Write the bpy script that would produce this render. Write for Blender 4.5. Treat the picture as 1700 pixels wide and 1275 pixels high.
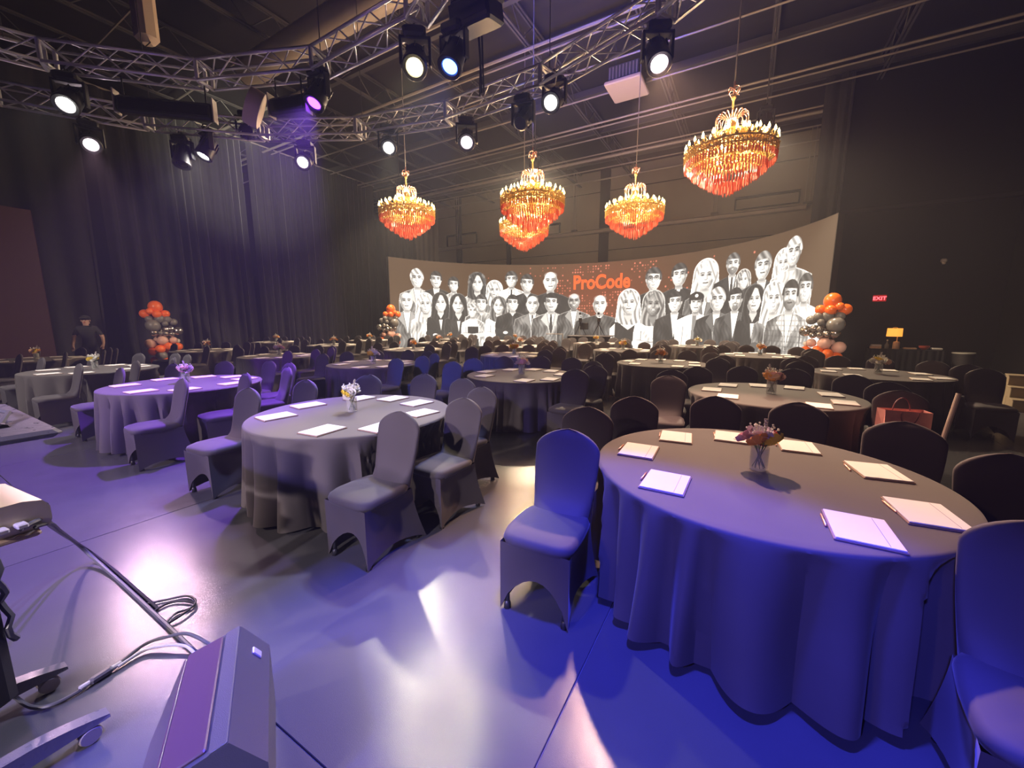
import bpy, math, random
import numpy as np
from mathutils import Vector, Matrix, Euler

random.seed(7)
for o in list(bpy.data.objects):
    bpy.data.objects.remove(o)
scene = bpy.context.scene
COL = scene.collection
PI = math.pi

# ------------------------------------------------------------------ camera
# The room is axis aligned: u (x) runs along the back wall, v (y) from the stage to the back wall.
cam_data = bpy.data.cameras.new('camera')
cam_data.sensor_fit = 'HORIZONTAL'
cam_data.sensor_width = 36.0
cam_data.lens = 656.8 / 1700.0 * 36.0
cam_data.clip_start = 0.05
cam_data.clip_end = 200
cam = bpy.data.objects.new('camera', cam_data)
COL.objects.link(cam)
cam.location = (0, 0, 1.645)
cam.rotation_euler = Euler((math.radians(90 - 9.015), 0, math.radians(30.4)), 'XYZ')
scene.camera = cam

# ------------------------------------------------------------------ world and exposure
world = bpy.data.worlds.new('world')
scene.world = world
world.use_nodes = True
world.node_tree.nodes['Background'].inputs[0].default_value = (0.02, 0.02, 0.03, 1)
world.node_tree.nodes['Background'].inputs[1].default_value = 0.3
# thin stage haze fills the hall
_wn = world.node_tree
_vs = _wn.nodes.new('ShaderNodeVolumeScatter')
_vs.inputs['Density'].default_value = 0.003
_vs.inputs['Anisotropy'].default_value = 0.35
_wn.links.new(_vs.outputs[0], _wn.nodes['World Output'].inputs['Volume'])
vs = scene.view_settings
vs.view_transform = 'Standard'
vs.look = 'None'
vs.gamma = 1.0
vs.use_curve_mapping = False
vs.exposure = 0.12

cy = scene.cycles
cy.max_bounces = 4
cy.diffuse_bounces = 2
cy.glossy_bounces = 2
cy.transmission_bounces = 5
cy.volume_bounces = 0
cy.caustics_reflective = False
cy.caustics_refractive = False
cy.sample_clamp_indirect = 4.0
cy.adaptive_threshold = 0.03

# stage wash lamps: (x, y, z), target, colour, power, cone degrees, blend; their housings hang from the two truss rings
WASH = [
    ((-1.75, -4.95, 5.05), (-0.2, 0.12, 0.0), (0.08, 0.08, 1.0), 2900, 33, 0.3, 'blue'),
    ((-0.31, 1.45, 5.05), (-0.5, 0.95, 0.0), (0.05, 0.055, 1.0), 2300, 45, 0.35, 'deep blue'),
    ((-6.3, -6.0, 5.05), (-3.2, 1.2, 0.0), (1.0, 0.80, 0.70), 1700, 28, 0.6, 'warm white'),
    ((-0.9, -8.5, 5.05), (-2.5, 1.2, 0.1), (0.95, 0.80, 0.86), 3400, 20, 0.6, 'rosy white'),
    ((-7.9, -5.4, 5.05), (-6.8, 1.1, 0.0), (1.0, 0.80, 0.72), 2200, 28, 0.6, 'pale white'),
    ((-8.9, -4.6, 5.05), (-10.4, 1.6, 0.4), (1.0, 0.90, 0.84), 1900, 28, 0.5, 'white'),
    ((-5.2, -6.15, 5.05), (-6.5, 2.7, 0.8), (0.24, 0.05, 1.0), 1500, 17, 0.5, 'violet'),
    ((-7.6, -5.6, 5.05), (-9.2, 5.2, 0.8), (0.24, 0.02, 1.0), 4200, 10, 0.5, 'purple'),
    ((-3.2, -5.8, 5.05), (-5.0, 6.1, 0.7), (0.04, 0.11, 1.0), 5200, 9.5, 0.5, 'azure'),
    ((-2.6, -5.5, 5.05), (-4.6, 0.9, 0.0), (0.27, 0.21, 1.0), 2100, 54, 0.7, 'indigo'),
    ((-9.8, -3.4, 5.05), (-18.8, 6.2, 1.3), (1.0, 0.78, 0.62), 2600, 12, 0.6, 'peach'),  # added lamp, brightens the left balloon column
    ((2.6, -5.0, 5.05), (2.1, 15.5, 1.5), (1.0, 0.80, 0.62), 6000, 8, 0.6, 'added narrow peach'),  # added lamp, brightens the balloons at the right end of the wall
    ((-5.0, -8.9, 5.05), (-4.0, 6.0, 0.5), (1.0, 0.58, 0.56), 420, 75, 0.9, 'added rose fill'),  # added broad fill that lifts the dark chair fronts
]

# ------------------------------------------------------------------ material helpers
MATS = {}
def crystal(name, color, rough, tr):
    """cut glass that lets the candle light through"""
    m = mat(name, color, rough, spec=0.8)
    nt = m.node_tree
    b = nt.nodes['Principled BSDF']
    t = nt.nodes.new('ShaderNodeBsdfTranslucent')
    t.inputs['Color'].default_value = (*color, 1)
    x = nt.nodes.new('ShaderNodeMixShader')
    x.inputs[0].default_value = tr
    nt.links.new(b.outputs[0], x.inputs[1])
    nt.links.new(t.outputs[0], x.inputs[2])
    nt.links.new(x.outputs[0], nt.nodes['Material Output'].inputs['Surface'])
    return m
def mat(name, color=(0.5, 0.5, 0.5), rough=0.5, metal=0.0, emit=None, estr=0.0, noise=0.0, nscale=20.0,
        bump=0.0, bscale=60.0, trans=0.0, ior=1.45, sheen=0.0, coat=0.0, spec=0.5, rnoise=0.0):
    if name in MATS:
        return MATS[name]
    m = bpy.data.materials.new(name)
    m.use_nodes = True
    nt = m.node_tree
    b = nt.nodes['Principled BSDF']
    b.inputs['Base Color'].default_value = (*color, 1)
    b.inputs['Roughness'].default_value = rough
    b.inputs['Metallic'].default_value = metal
    b.inputs['IOR'].default_value = ior
    b.inputs['Specular IOR Level'].default_value = spec
    if trans:
        b.inputs['Transmission Weight'].default_value = trans
    if sheen:
        b.inputs['Sheen Weight'].default_value = sheen
        b.inputs['Sheen Roughness'].default_value = 0.4
    if coat:
        b.inputs['Coat Weight'].default_value = coat
    if emit:
        b.inputs['Emission Color'].default_value = (*emit, 1)
        b.inputs['Emission Strength'].default_value = estr
    if noise or bump or rnoise:
        tc = nt.nodes.new('ShaderNodeTexCoord')
    if noise or rnoise:
        n = nt.nodes.new('ShaderNodeTexNoise')
        n.inputs['Scale'].default_value = nscale
        n.inputs['Detail'].default_value = 6
        nt.links.new(tc.outputs['Object'], n.inputs['Vector'])
        if noise:
            mx = nt.nodes.new('ShaderNodeMix')
            mx.data_type = 'RGBA'
            mx.inputs['A'].default_value = (*[c * (1 - noise) for c in color], 1)
            mx.inputs['B'].default_value = (*[min(1, c * (1 + noise)) for c in color], 1)
            nt.links.new(n.outputs['Fac'], mx.inputs['Factor'])
            nt.links.new(mx.outputs['Result'], b.inputs['Base Color'])
        if rnoise:
            mr = nt.nodes.new('ShaderNodeMapRange')
            mr.inputs['From Min'].default_value = 0.3
            mr.inputs['From Max'].default_value = 0.7
            mr.inputs['To Min'].default_value = rough - rnoise
            mr.inputs['To Max'].default_value = rough + rnoise
            nt.links.new(n.outputs['Fac'], mr.inputs['Value'])
            nt.links.new(mr.outputs['Result'], b.inputs['Roughness'])
    if bump:
        n2 = nt.nodes.new('ShaderNodeTexNoise')
        n2.inputs['Scale'].default_value = bscale
        n2.inputs['Detail'].default_value = 3
        nt.links.new(tc.outputs['Object'], n2.inputs['Vector'])
        bp = nt.nodes.new('ShaderNodeBump')
        bp.inputs['Strength'].default_value = bump
        bp.inputs['Distance'].default_value = 0.01
        nt.links.new(n2.outputs['Fac'], bp.inputs['Height'])
        nt.links.new(bp.outputs['Normal'], b.inputs['Normal'])
    MATS[name] = m
    return m

mat('floor_paint', (0.080, 0.080, 0.088), 0.20, noise=0.10, nscale=4, bump=0.07, bscale=330)
mat('seam_tape', (0.16, 0.16, 0.17), 0.5)
mat('wall_grey', (0.30, 0.27, 0.235), 0.8, noise=0.12, nscale=0.8)
mat('wall_dark', (0.016, 0.015, 0.016), 0.8, noise=0.2, nscale=1.0)
mat('wall_black', (0.0055, 0.005, 0.0055), 0.75, noise=0.2, nscale=1.5)
mat('deck', (0.030, 0.028, 0.034), 0.7, noise=0.2, nscale=0.5)
mat('steel_dark', (0.10, 0.095, 0.10), 0.5, metal=0.2)
mat('steel_pale', (0.38, 0.34, 0.32), 0.45, metal=0.3)
mat('velour', (0.026, 0.025, 0.030), 0.85, noise=0.2, nscale=3, sheen=0.25)
mat('velour_black', (0.010, 0.010, 0.012), 0.9, noise=0.2, nscale=3)
mat('aluminium', (0.80, 0.78, 0.80), 0.35, metal=0.5, rnoise=0.08, nscale=4)
mat('black_metal', (0.02, 0.02, 0.022), 0.4, metal=0.3)
mat('black_plastic', (0.018, 0.018, 0.02), 0.45, bump=0.06, bscale=300)
mat('spandex', (0.070, 0.060, 0.066), 0.72, noise=0.10, nscale=4, sheen=0.18, bump=0.02, bscale=500)
mat('linen', (0.092, 0.080, 0.078), 0.78, noise=0.10, nscale=5, sheen=0.15, bump=0.05, bscale=420)
mat('wood_top', (0.3, 0.2, 0.12), 0.6, noise=0.3, nscale=6)
mat('chair_steel', (0.06, 0.06, 0.06), 0.4, metal=0.6)
mat('paper', (0.82, 0.80, 0.78), 0.8, noise=0.03, nscale=8)
mat('paper_rule', (0.30, 0.30, 0.36), 0.8)
mat('pad_back', (0.30, 0.20, 0.15), 0.8, noise=0.2)
mat('rose_gold', (0.85, 0.42, 0.32), 0.28, metal=0.85)
mat('glass', (0.75, 0.76, 0.72), 0.08, bump=1.0, bscale=90, spec=1.0)
_g = MATS['glass'].node_tree
_t = _g.nodes.new('ShaderNodeBsdfTransparent')
_x = _g.nodes.new('ShaderNodeMixShader')
_x.inputs[0].default_value = 0.30
_g.links.new(_t.outputs[0], _x.inputs[1])
_g.links.new(_g.nodes['Principled BSDF'].outputs[0], _x.inputs[2])
_g.links.new(_x.outputs[0], _g.nodes['Material Output'].inputs['Surface'])
mat('stem_green', (0.05, 0.13, 0.04), 0.6, noise=0.3)
mat('petal_white', (0.90, 0.88, 0.80), 0.7, noise=0.12, nscale=30)
mat('petal_yellow', (0.95, 0.66, 0.06), 0.6, noise=0.15, nscale=30)
mat('petal_orange', (0.95, 0.42, 0.08), 0.6, noise=0.15, nscale=30)
mat('petal_peach', (0.95, 0.60, 0.40), 0.6, noise=0.15, nscale=30)
mat('petal_pink', (0.92, 0.55, 0.62), 0.6, noise=0.15, nscale=30)
mat('petal_lilac', (0.80, 0.68, 0.85), 0.6, noise=0.15, nscale=30)
mat('petal_red', (0.75, 0.06, 0.08), 0.6, noise=0.15, nscale=30)
mat('sprig', (0.55, 0.50, 0.45), 0.8, noise=0.3, nscale=60)
mat('balloon_orange', (0.95, 0.17, 0.02), 0.3, coat=0.4)
mat('balloon_grey', (0.20, 0.19, 0.18), 0.3, coat=0.4)
mat('balloon_chrome', (0.55, 0.50, 0.46), 0.18, metal=0.9)
mat('balloon_blush', (0.78, 0.46, 0.38), 0.35, coat=0.3)
mat('balloon_white', (0.80, 0.76, 0.70), 0.35, coat=0.3)
mat('gold', (1.0, 0.68, 0.24), 0.3, metal=0.4)
crystal('amber_crystal', (1.0, 0.72, 0.24), 0.12, 0.45)
crystal('red_crystal', (1.0, 0.33, 0.22), 0.16, 0.55)
mat('candle_sleeve', (0.95, 0.62, 0.22), 0.5)
mat('candle_flame', (1, 0.8, 0.4), 0.5, emit=(1.0, 0.66, 0.22), estr=24)
mat('lens_white', (1, 1, 1), 0.2, emit=(1.0, 0.93, 0.86), estr=60)
mat('lens_pink', (1, 1, 1), 0.2, emit=(1.0, 0.78, 0.86), estr=60)
mat('lens_warm', (1, 1, 1), 0.2, emit=(1.0, 0.80, 0.36), estr=60)
mat('lens_blue', (0.2, 0.3, 1), 0.2, emit=(0.06, 0.16, 1.0), estr=14)
mat('lens_violet', (0.3, 0.1, 1), 0.2, emit=(0.22, 0.03, 1.0), estr=14)
mat('lens_off', (0.03, 0.03, 0.035), 0.08)
mat('duct', (0.45, 0.39, 0.34), 0.45, metal=0.3)
mat('hvac', (0.62, 0.50, 0.42), 0.6)
mat('red_strap', (0.55, 0.06, 0.04), 0.6)
mat('red_panel', (0.02, 0.008, 0.008), 0.5, emit=(0.20, 0.04, 0.045), estr=0.06)
mat('led_frame', (0.02, 0.018, 0.016), 0.5)
mat('logo_orange', (0.1, 0.03, 0.01), 0.5, emit=(1.0, 0.13, 0.03), estr=1.3)
mat('exit_face', (0.06, 0.01, 0.01), 0.5, emit=(1.0, 0.03, 0.03), estr=0.35)
mat('exit_letter', (0.3, 0.02, 0.02), 0.5, emit=(1.0, 0.10, 0.12), estr=3.0)
mat('lamp_shade', (0.9, 0.6, 0.25), 0.7, emit=(1.0, 0.40, 0.05), estr=1.1)
mat('ceramic', (0.75, 0.50, 0.35), 0.4, noise=0.3, nscale=30)
mat('bag_rose', (0.78, 0.34, 0.30), 0.45, noise=0.35, nscale=9, metal=0.15)
mat('bag_dark', (0.22, 0.07, 0.08), 0.5)
mat('lit_edge', (0.55, 0.45, 0.36), 0.6)  # pale tone of the lit chair-back edge
mat('plywood', (0.28, 0.22, 0.14), 0.7, noise=0.25, nscale=5)
mat('plate_white', (0.75, 0.72, 0.68), 0.5)
mat('skin_dim', (0.40, 0.24, 0.18), 0.6)
mat('shirt_black', (0.018, 0.018, 0.02), 0.85)
mat('hair_dark', (0.02, 0.015, 0.012), 0.8)
mat('grille', (0.11, 0.06, 0.08), 0.22, bump=0.05, bscale=700, coat=0.6)
mat('cabinet_black', (0.085, 0.085, 0.09), 0.45, bump=0.25, bscale=420)
mat('cable_grey', (0.10, 0.10, 0.12), 0.4)
mat('cable_black', (0.02, 0.02, 0.022), 0.5)
mat('connector', (0.55, 0.52, 0.55), 0.4)
mat('device', (0.60, 0.53, 0.36), 0.35, metal=0.4)
mat('tray', (0.11, 0.105, 0.12), 0.35, rnoise=0.1, nscale=30, bump=0.1, bscale=150)
mat('caster_grey', (0.30, 0.26, 0.24), 0.5)
mat('board', (0.42, 0.30, 0.22), 0.6, noise=0.3, nscale=8)
mat('red_food', (0.6, 0.12, 0.08), 0.5)

# ------------------------------------------------------------------ mesh helpers
class MB:
    def __init__(self):
        self.v = []
        self.f = []
        self.mi = []
    def add(self, vs_, fs, mi=0):
        n = len(self.v)
        self.v += [tuple(p) for p in vs_]
        self.f += [tuple(i + n for i in q) for q in fs]
        self.mi += [mi] * len(fs)
    def box(self, c, s, rz=0.0, M=None, mi=0):
        x, y, z = s[0] / 2, s[1] / 2, s[2] / 2
        pts = [Vector(p) for p in ((-x, -y, -z), (x, -y, -z), (x, y, -z), (-x, y, -z), (-x, -y, z), (x, -y, z), (x, y, z), (-x, y, z))]
        R = M if M is not None else Matrix.Rotation(rz, 3, 'Z')
        pts = [R @ p + Vector(c) for p in pts]
        self.add(pts, [(0, 3, 2, 1), (4, 5, 6, 7), (0, 1, 5, 4), (1, 2, 6, 5), (2, 3, 7, 6), (3, 0, 4, 7)], mi)
        return self
    def bbox(self, c, s, bev=0.01, M=None, mi=0):
        """box with chamfered vertical and horizontal edges (three stacked rings)"""
        x, y, z = s[0] / 2, s[1] / 2, s[2] / 2
        b = min(bev, x * .9, y * .9, z * .9)
        def ring(ix, iy, zz):
            return [(-ix + b, -iy, zz), (ix - b, -iy, zz), (ix, -iy + b, zz), (ix, iy - b, zz), (ix - b, iy, zz), (-ix + b, iy, zz), (-ix, iy - b, zz), (-ix, -iy + b, zz)]
        rs = ring(x - b, y - b, -z) + ring(x, y, -z + b) + ring(x, y, z - b) + ring(x - b, y - b, z)
        pts = [(M @ Vector(p) if M is not None else Vector(p)) + Vector(c) for p in rs]
        fs = [tuple(range(7, -1, -1)), tuple(range(24, 32))]
        for k in range(3):
            for i in range(8):
                j = (i + 1) % 8
                fs.append((k * 8 + i, k * 8 + j, k * 8 + 8 + j, k * 8 + 8 + i))
        self.add(pts, fs, mi)
        return self
    def tube(self, pts, r, n=8, closed=False, cap=True, mi=0):
        pts = [Vector(p) for p in pts]
        N = len(pts)
        rr = r if isinstance(r, (list, tuple)) else [r] * N
        rings = []
        up = None
        for i, p in enumerate(pts):
            a = pts[i - 1] if (i > 0 or closed) else p
            b = pts[(i + 1) % N] if (i < N - 1 or closed) else p
            t = (b - a)
            t = t.normalized() if t.length > 1e-9 else Vector((0, 0, 1))
            if up is None:
                up = Vector((0, 0, 1)) if abs(t.z) < 0.9 else Vector((1, 0, 0))
            s = t.cross(up)
            if s.length < 1e-6:
                s = t.orthogonal()
            s.normalize()
            up = s.cross(t).normalized()
            rings.append([p + (s * math.cos(2 * PI * k / n) + up * math.sin(2 * PI * k / n)) * rr[i] for k in range(n)])
        vv = [q for g in rings for q in g]
        fs = []
        for i in range(N if closed else N - 1):
            for k in range(n):
                a, b = i * n + k, i * n + (k + 1) % n
                c, d = ((i + 1) % N) * n + (k + 1) % n, ((i + 1) % N) * n + k
                fs.append((a, b, c, d))
        if cap and not closed:
            fs.append(tuple(range(n - 1, -1, -1)))
            fs.append(tuple((N - 1) * n + k for k in range(n)))
        self.add(vv, fs, mi)
        return self
    def lathe(self, prof, n=24, c=(0, 0, 0), M=None, mi=0):
        vv = []
        for (r, z) in prof:
            for k in range(n):
                a = 2 * PI * k / n
                p = Vector((r * math.cos(a), r * math.sin(a), z))
                vv.append((M @ p if M is not None else p) + Vector(c))
        fs = []
        for i in range(len(prof) - 1):
            for k in range(n):
                j = (k + 1) % n
                fs.append((i * n + k, i * n + j, (i + 1) * n + j, (i + 1) * n + k))
        if prof[0][0] > 1e-5:
            fs.append(tuple(range(n - 1, -1, -1)))
        if prof[-1][0] > 1e-5:
            fs.append(tuple((len(prof) - 1) * n + k for k in range(n)))
        self.add(vv, fs, mi)
        return self
    def ball(self, c, r, n=12, m=8, s=(1, 1, 1), M=None, mi=0):
        prof = [(max(1e-6, math.sin(PI * i / m)) * r, -math.cos(PI * i / m) * r) for i in range(m + 1)]
        vv = []
        for (rr, z) in prof:
            for k in range(n):
                a = 2 * PI * k / n
                p = Vector((rr * math.cos(a) * s[0], rr * math.sin(a) * s[1], z * s[2]))
                vv.append((M @ p if M is not None else p) + Vector(c))
        fs = [(i * n + k, i * n + (k + 1) % n, (i + 1) * n + (k + 1) % n, (i + 1) * n + k) for i in range(m) for k in range(n)]
        self.add(vv, fs, mi)
        return self
    def octa(self, c, r, h, mi=0):
        x, y, z = c
        self.add([(x + r, y, z), (x, y + r, z), (x - r, y, z), (x, y - r, z), (x, y, z + h), (x, y, z - h)],
                 [(0, 1, 4), (1, 2, 4), (2, 3, 4), (3, 0, 4), (1, 0, 5), (2, 1, 5), (3, 2, 5), (0, 3, 5)], mi)
        return self
    def mesh(self, name, mats, smooth=True):
        me = bpy.data.meshes.new(name)
        me.from_pydata(self.v, [], self.f)
        if isinstance(mats, str):
            mats = [mats]
        for m in mats:
            me.materials.append(MATS[m])
        if smooth:
            me.polygons.foreach_set('use_smooth', [True] * len(me.polygons))
        if len(mats) > 1:
            me.polygons.foreach_set('material_index', self.mi)
        me.update()
        return me

def smooth_by_angle(me, deg=35):
    try:
        me.set_sharp_from_angle(angle=math.radians(deg))
    except Exception:
        pass
    return me

def put(name, me, parent=None, loc=None, rot=None):
    o = bpy.data.objects.new(name, me)
    COL.objects.link(o)
    if parent is not None:
        o.parent = parent
    if loc is not None:
        o.location = loc
    if rot is not None:
        o.rotation_euler = rot
    return o

def build(mb, name, mats, parent=None, loc=None, rot=None, smooth=True, angle=35):
    me = mb.mesh(name, mats, smooth)
    if smooth:
        smooth_by_angle(me, angle)
    return put(name, me, parent, loc, rot)

def tag(o, label, cat, group=None):
    o['label'] = label
    o['category'] = cat
    if group:
        o['group'] = group
    return o

def thing(name, label, cat, loc=(0, 0, 0), rz=0.0, group=None):
    o = bpy.data.objects.new(name, None)
    COL.objects.link(o)
    o.empty_display_size = 0.1
    o.location = loc
    o.rotation_euler = (0, 0, rz)
    return tag(o, label, cat, group)

def struct(o):
    o['kind'] = 'structure'
    return o

def copy_tree(src, parent=None):
    c = src.copy()
    COL.objects.link(c)
    c.parent = parent
    for ch in KIDS.get(src.name, []):
        copy_tree(ch, c)
    return c
KIDS = {}
def remember(root):
    ks = [o for o in bpy.data.objects if o.parent == root]
    KIDS[root.name] = ks
    for k in ks:
        remember(k)

def text_mesh(body, size, extrude=0.0, offset=0.0, space=1.0):
    cu = bpy.data.curves.new('lettering', 'FONT')
    cu.body = body
    cu.size = size
    cu.extrude = extrude
    cu.offset = offset
    cu.space_character = space
    cu.resolution_u = 6
    ob = bpy.data.objects.new('lettering', cu)
    COL.objects.link(ob)
    dg = bpy.context.evaluated_depsgraph_get()
    me = bpy.data.meshes.new_from_object(ob.evaluated_get(dg))
    bpy.data.objects.remove(ob)
    return me

def aim(direction):
    """rotation that turns local -Z to the direction"""
    return Vector(direction).to_track_quat('-Z', 'Y')

def spot(name, loc, target, color, power, cone, blend=0.3, radius=0.08, parent=None):
    l = bpy.data.lights.new(name, 'SPOT')
    l.color = color
    l.energy = power
    l.spot_size = math.radians(cone)
    l.spot_blend = blend
    l.shadow_soft_size = radius
    o = bpy.data.objects.new(name, l)
    COL.objects.link(o)
    o.location = loc
    o.rotation_mode = 'QUATERNION'
    o.rotation_quaternion = aim(Vector(target) - Vector(loc))
    return o
# ================================================================== THE SETTING
U0, U1, V0, V1, ZC = -27.0, 7.0, -10.0, 24.5, 10.5
floor = struct(build(MB().box(((U0 + U1) / 2, (V0 + V1) / 2, -0.10), (U1 - U0, V1 - V0, 0.18)), 'floor', 'seam_tape', smooth=False))
ub = [U0, -21.8, -18.2, -14.55, -10.9, -7.25, -4.2, -0.55, 3.1, U1]
vb = [V0, -5.4, 0.71, 5.6, 10.5, 15.4, 20.3, V1]
for i in range(len(ub) - 1):
    for j in range(len(vb) - 1):
        w, d = ub[i + 1] - ub[i] - 0.006, vb[j + 1] - vb[j] - 0.006
        build(MB().bbox(((ub[i] + ub[i + 1]) / 2, (vb[j] + vb[j + 1]) / 2, -0.006), (w, d, 0.012), 0.002), 'floor_sheet', 'floor_paint', floor, smooth=False)

wall_back = struct(build(MB().box(((U0 + U1) / 2, V1 + 0.1, ZC / 2), (U1 - U0, 0.2, ZC)), 'wall_back', 'wall_grey', smooth=False))
wall_left = struct(build(MB().box((U0 - 0.1, (V0 + V1) / 2, ZC / 2), (0.2, V1 - V0, ZC)), 'wall_left', 'wall_black', smooth=False))
wall_right = struct(build(MB().box((U1 + 0.1, (V0 + V1) / 2, ZC / 2), (0.2, V1 - V0, ZC)), 'wall_right', 'wall_black', smooth=False))
wall_stage = struct(build(MB().box(((U0 + U1) / 2, V0 - 0.1, ZC / 2), (U1 - U0, 0.2, ZC)), 'wall_stage', 'wall_black', smooth=False))
wall_exit = struct(build(MB().box((4.72, 19.1, ZC / 2), (4.56, 0.2, ZC)), 'wall_exit', 'wall_black', smooth=False))
ceiling = struct(build(MB().box(((U0 + U1) / 2, (V0 + V1) / 2, ZC + 0.1), (U1 - U0, V1 - V0, 0.2)), 'ceiling', 'deck', smooth=False))

# back wall: dark piers, shallow recessed panels, the long rail with its clamps and hanger rods
for u, w in ((-7.9, 0.6), (-18.9, 0.5), (2.6, 0.5), (-14.6, 0.35)):
    build(MB().bbox((u, V1 - 0.04, ZC / 2), (w, 0.10, ZC), 0.02), 'wall_pier', 'wall_dark', wall_back, smooth=False)
for u0, u1, z0, z1 in ((-1.0, 1.7, 7.3, 7.85), (-20.0, -17.3, 7.2, 7.95), (-13.8, -10.8, 7.2, 7.8)):
    m = MB()
    for (c, s) in (((u0, 0, (z0 + z1) / 2), (0.06, 0.1, z1 - z0)), ((u1, 0, (z0 + z1) / 2), (0.06, 0.1, z1 - z0)),
                   (((u0 + u1) / 2, 0, z1), (u1 - u0 + .06, 0.16, 0.10)), (((u0 + u1) / 2, 0, z0), (u1 - u0 + .06, 0.1, 0.05))):
        m.box((c[0], V1 - 0.06, c[2]), s)
    build(m, 'wall_niche', 'wall_dark', wall_back, smooth=False)
for z in (3.0, 5.9, 9.3):
    build(MB().box(((U0 + U1) / 2, V1 - 0.012, z), (U1 - U0, 0.03, 0.04)), 'wall_joint', 'wall_dark', wall_back, smooth=False)
rail = MB().bbox((-9.5, 24.15, 7.0), (23.0, 0.10, 0.16), 0.02)
rail.bbox((-9.5, 24.15, 7.10), (23.0, 0.26, 0.03), 0.01).bbox((-9.5, 24.15, 6.90), (23.0, 0.26, 0.03), 0.01)
rail_o = struct(build(rail, 'trim_1', 'steel_pale', smooth=False))
for u in (-9.68, -1.9, 2.0, -18.7):
    for du in (-0.09, 0.09):
        build(MB().tube([(u + du, 24.12, 7.15), (u + du, 24.12, ZC)], 0.022, 6), 'hanger_rod', 'steel_pale', rail_o)
    build(MB().bbox((u, 24.12, 7.16), (0.34, 0.22, 0.12), 0.02), 'rail_clamp', 'steel_dark', rail_o, smooth=False)
ledge = struct(build(MB().bbox((4.75, 18.93, 5.5), (4.5, 0.16, 0.14), 0.02), 'trim_2', 'wall_dark', smooth=False))

# ceiling steel: joists along v, twin pipes and purlins along u
def joist_mesh():
    L0, L1 = V0 + 0.2, V1 - 0.2
    m = MB()
    for dx in (-0.05, 0.05):
        m.box((dx, (L0 + L1) / 2, 9.70), (0.05, L1 - L0, 0.05))
        m.box((dx, (L0 + L1) / 2, 10.38), (0.05, L1 - L0, 0.05))
    y = L0
    k = 0
    while y < L1 - 0.7:
        a, b = (9.70, 10.38) if k % 2 == 0 else (10.38, 9.70)
        m.tube([(0, y, a), (0, y + 0.7, b)], 0.016, 5, cap=False)
        y += 0.7
        k += 1
    return m.mesh('joist', 'steel_dark', smooth=False)
jm = joist_mesh()
for u in (-22.0, -18.85, -15.7, -12.55, -9.4, -6.25, -3.1, 0.05, 3.2):
    put('joist', jm, ceiling, (u, 0, 0))
for v, z, r in ((5.0, 9.55, .03), (7.4, 9.5, .03), (9.4, 9.55, .05), (11.4, 9.5, .05), (11.75, 9.5, .03), (13.3, 9.6, .03), (14.9, 9.55, .03), (16.6, 9.45, .04), (16.95, 9.45, .03),
                (18.1, 9.55, .03), (19.5, 9.45, .03), (19.85, 9.4, .07), (21.4, 9.5, .03), (23.0, 9.5, .04)):
    build(MB().tube([(U0 + .2, v, z), (U1 - .2, v, z)], r, 6), 'ceiling_pipe', 'steel_pale', ceiling)
for v in (10.4, 12.6, 15.8, 18.9, 22.2):
    build(MB().box(((U0 + U1) / 2, v, 10.2), (U1 - U0 - .4, 0.16, 0.22)), 'purlin', 'steel_dark', ceiling, smooth=False)
# spiral air duct, drop duct, cassette air unit
m = MB()
P0, P1 = Vector((-13.5, 7.35, 9.0)), Vector((-3.0, 7.35, 9.0))
n = 84
pts = [P0.lerp(P1, i / n) for i in range(n + 1)]
m.tube(pts, [0.36 + (0.012 if i % 2 else 0) for i in range(n + 1)], 20)
tag(build(m, 'air_duct', 'duct'), 'ribbed round air duct slung under the ceiling at upper left', 'duct')
tag(build(MB().bbox((-10.85, 4.0, 8.7), (0.42, 0.34, 3.1), 0.09), 'drop_duct', 'hvac'), 'pale vertical drop duct beside the dark beam at upper left', 'duct')
au = thing('air_unit', 'beige ceiling air unit with a slatted side near the chandeliers', 'air unit', (-3.95, 14.1, 8.95))
build(MB().bbox((0, 0, 0.14), (1.15, 1.25, 0.12), 0.03), 'drip_panel', 'hvac', au, smooth=False)
build(MB().bbox((0, 0, 0.42), (0.95, 1.05, 0.44), 0.02), 'casing', 'steel_dark', au, smooth=False)
for k in range(9):
    build(MB().box((-0.42 + k * 0.105, -0.535, 0.42), (0.03, 0.02, 0.34)), 'slat', 'steel_pale', au, smooth=False)
for sx in (-.4, .4):
    build(MB().tube([(sx, 0, .6), (sx, 0, 1.55)], 0.012, 5), 'hanger_rod', 'steel_dark', au)

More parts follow.
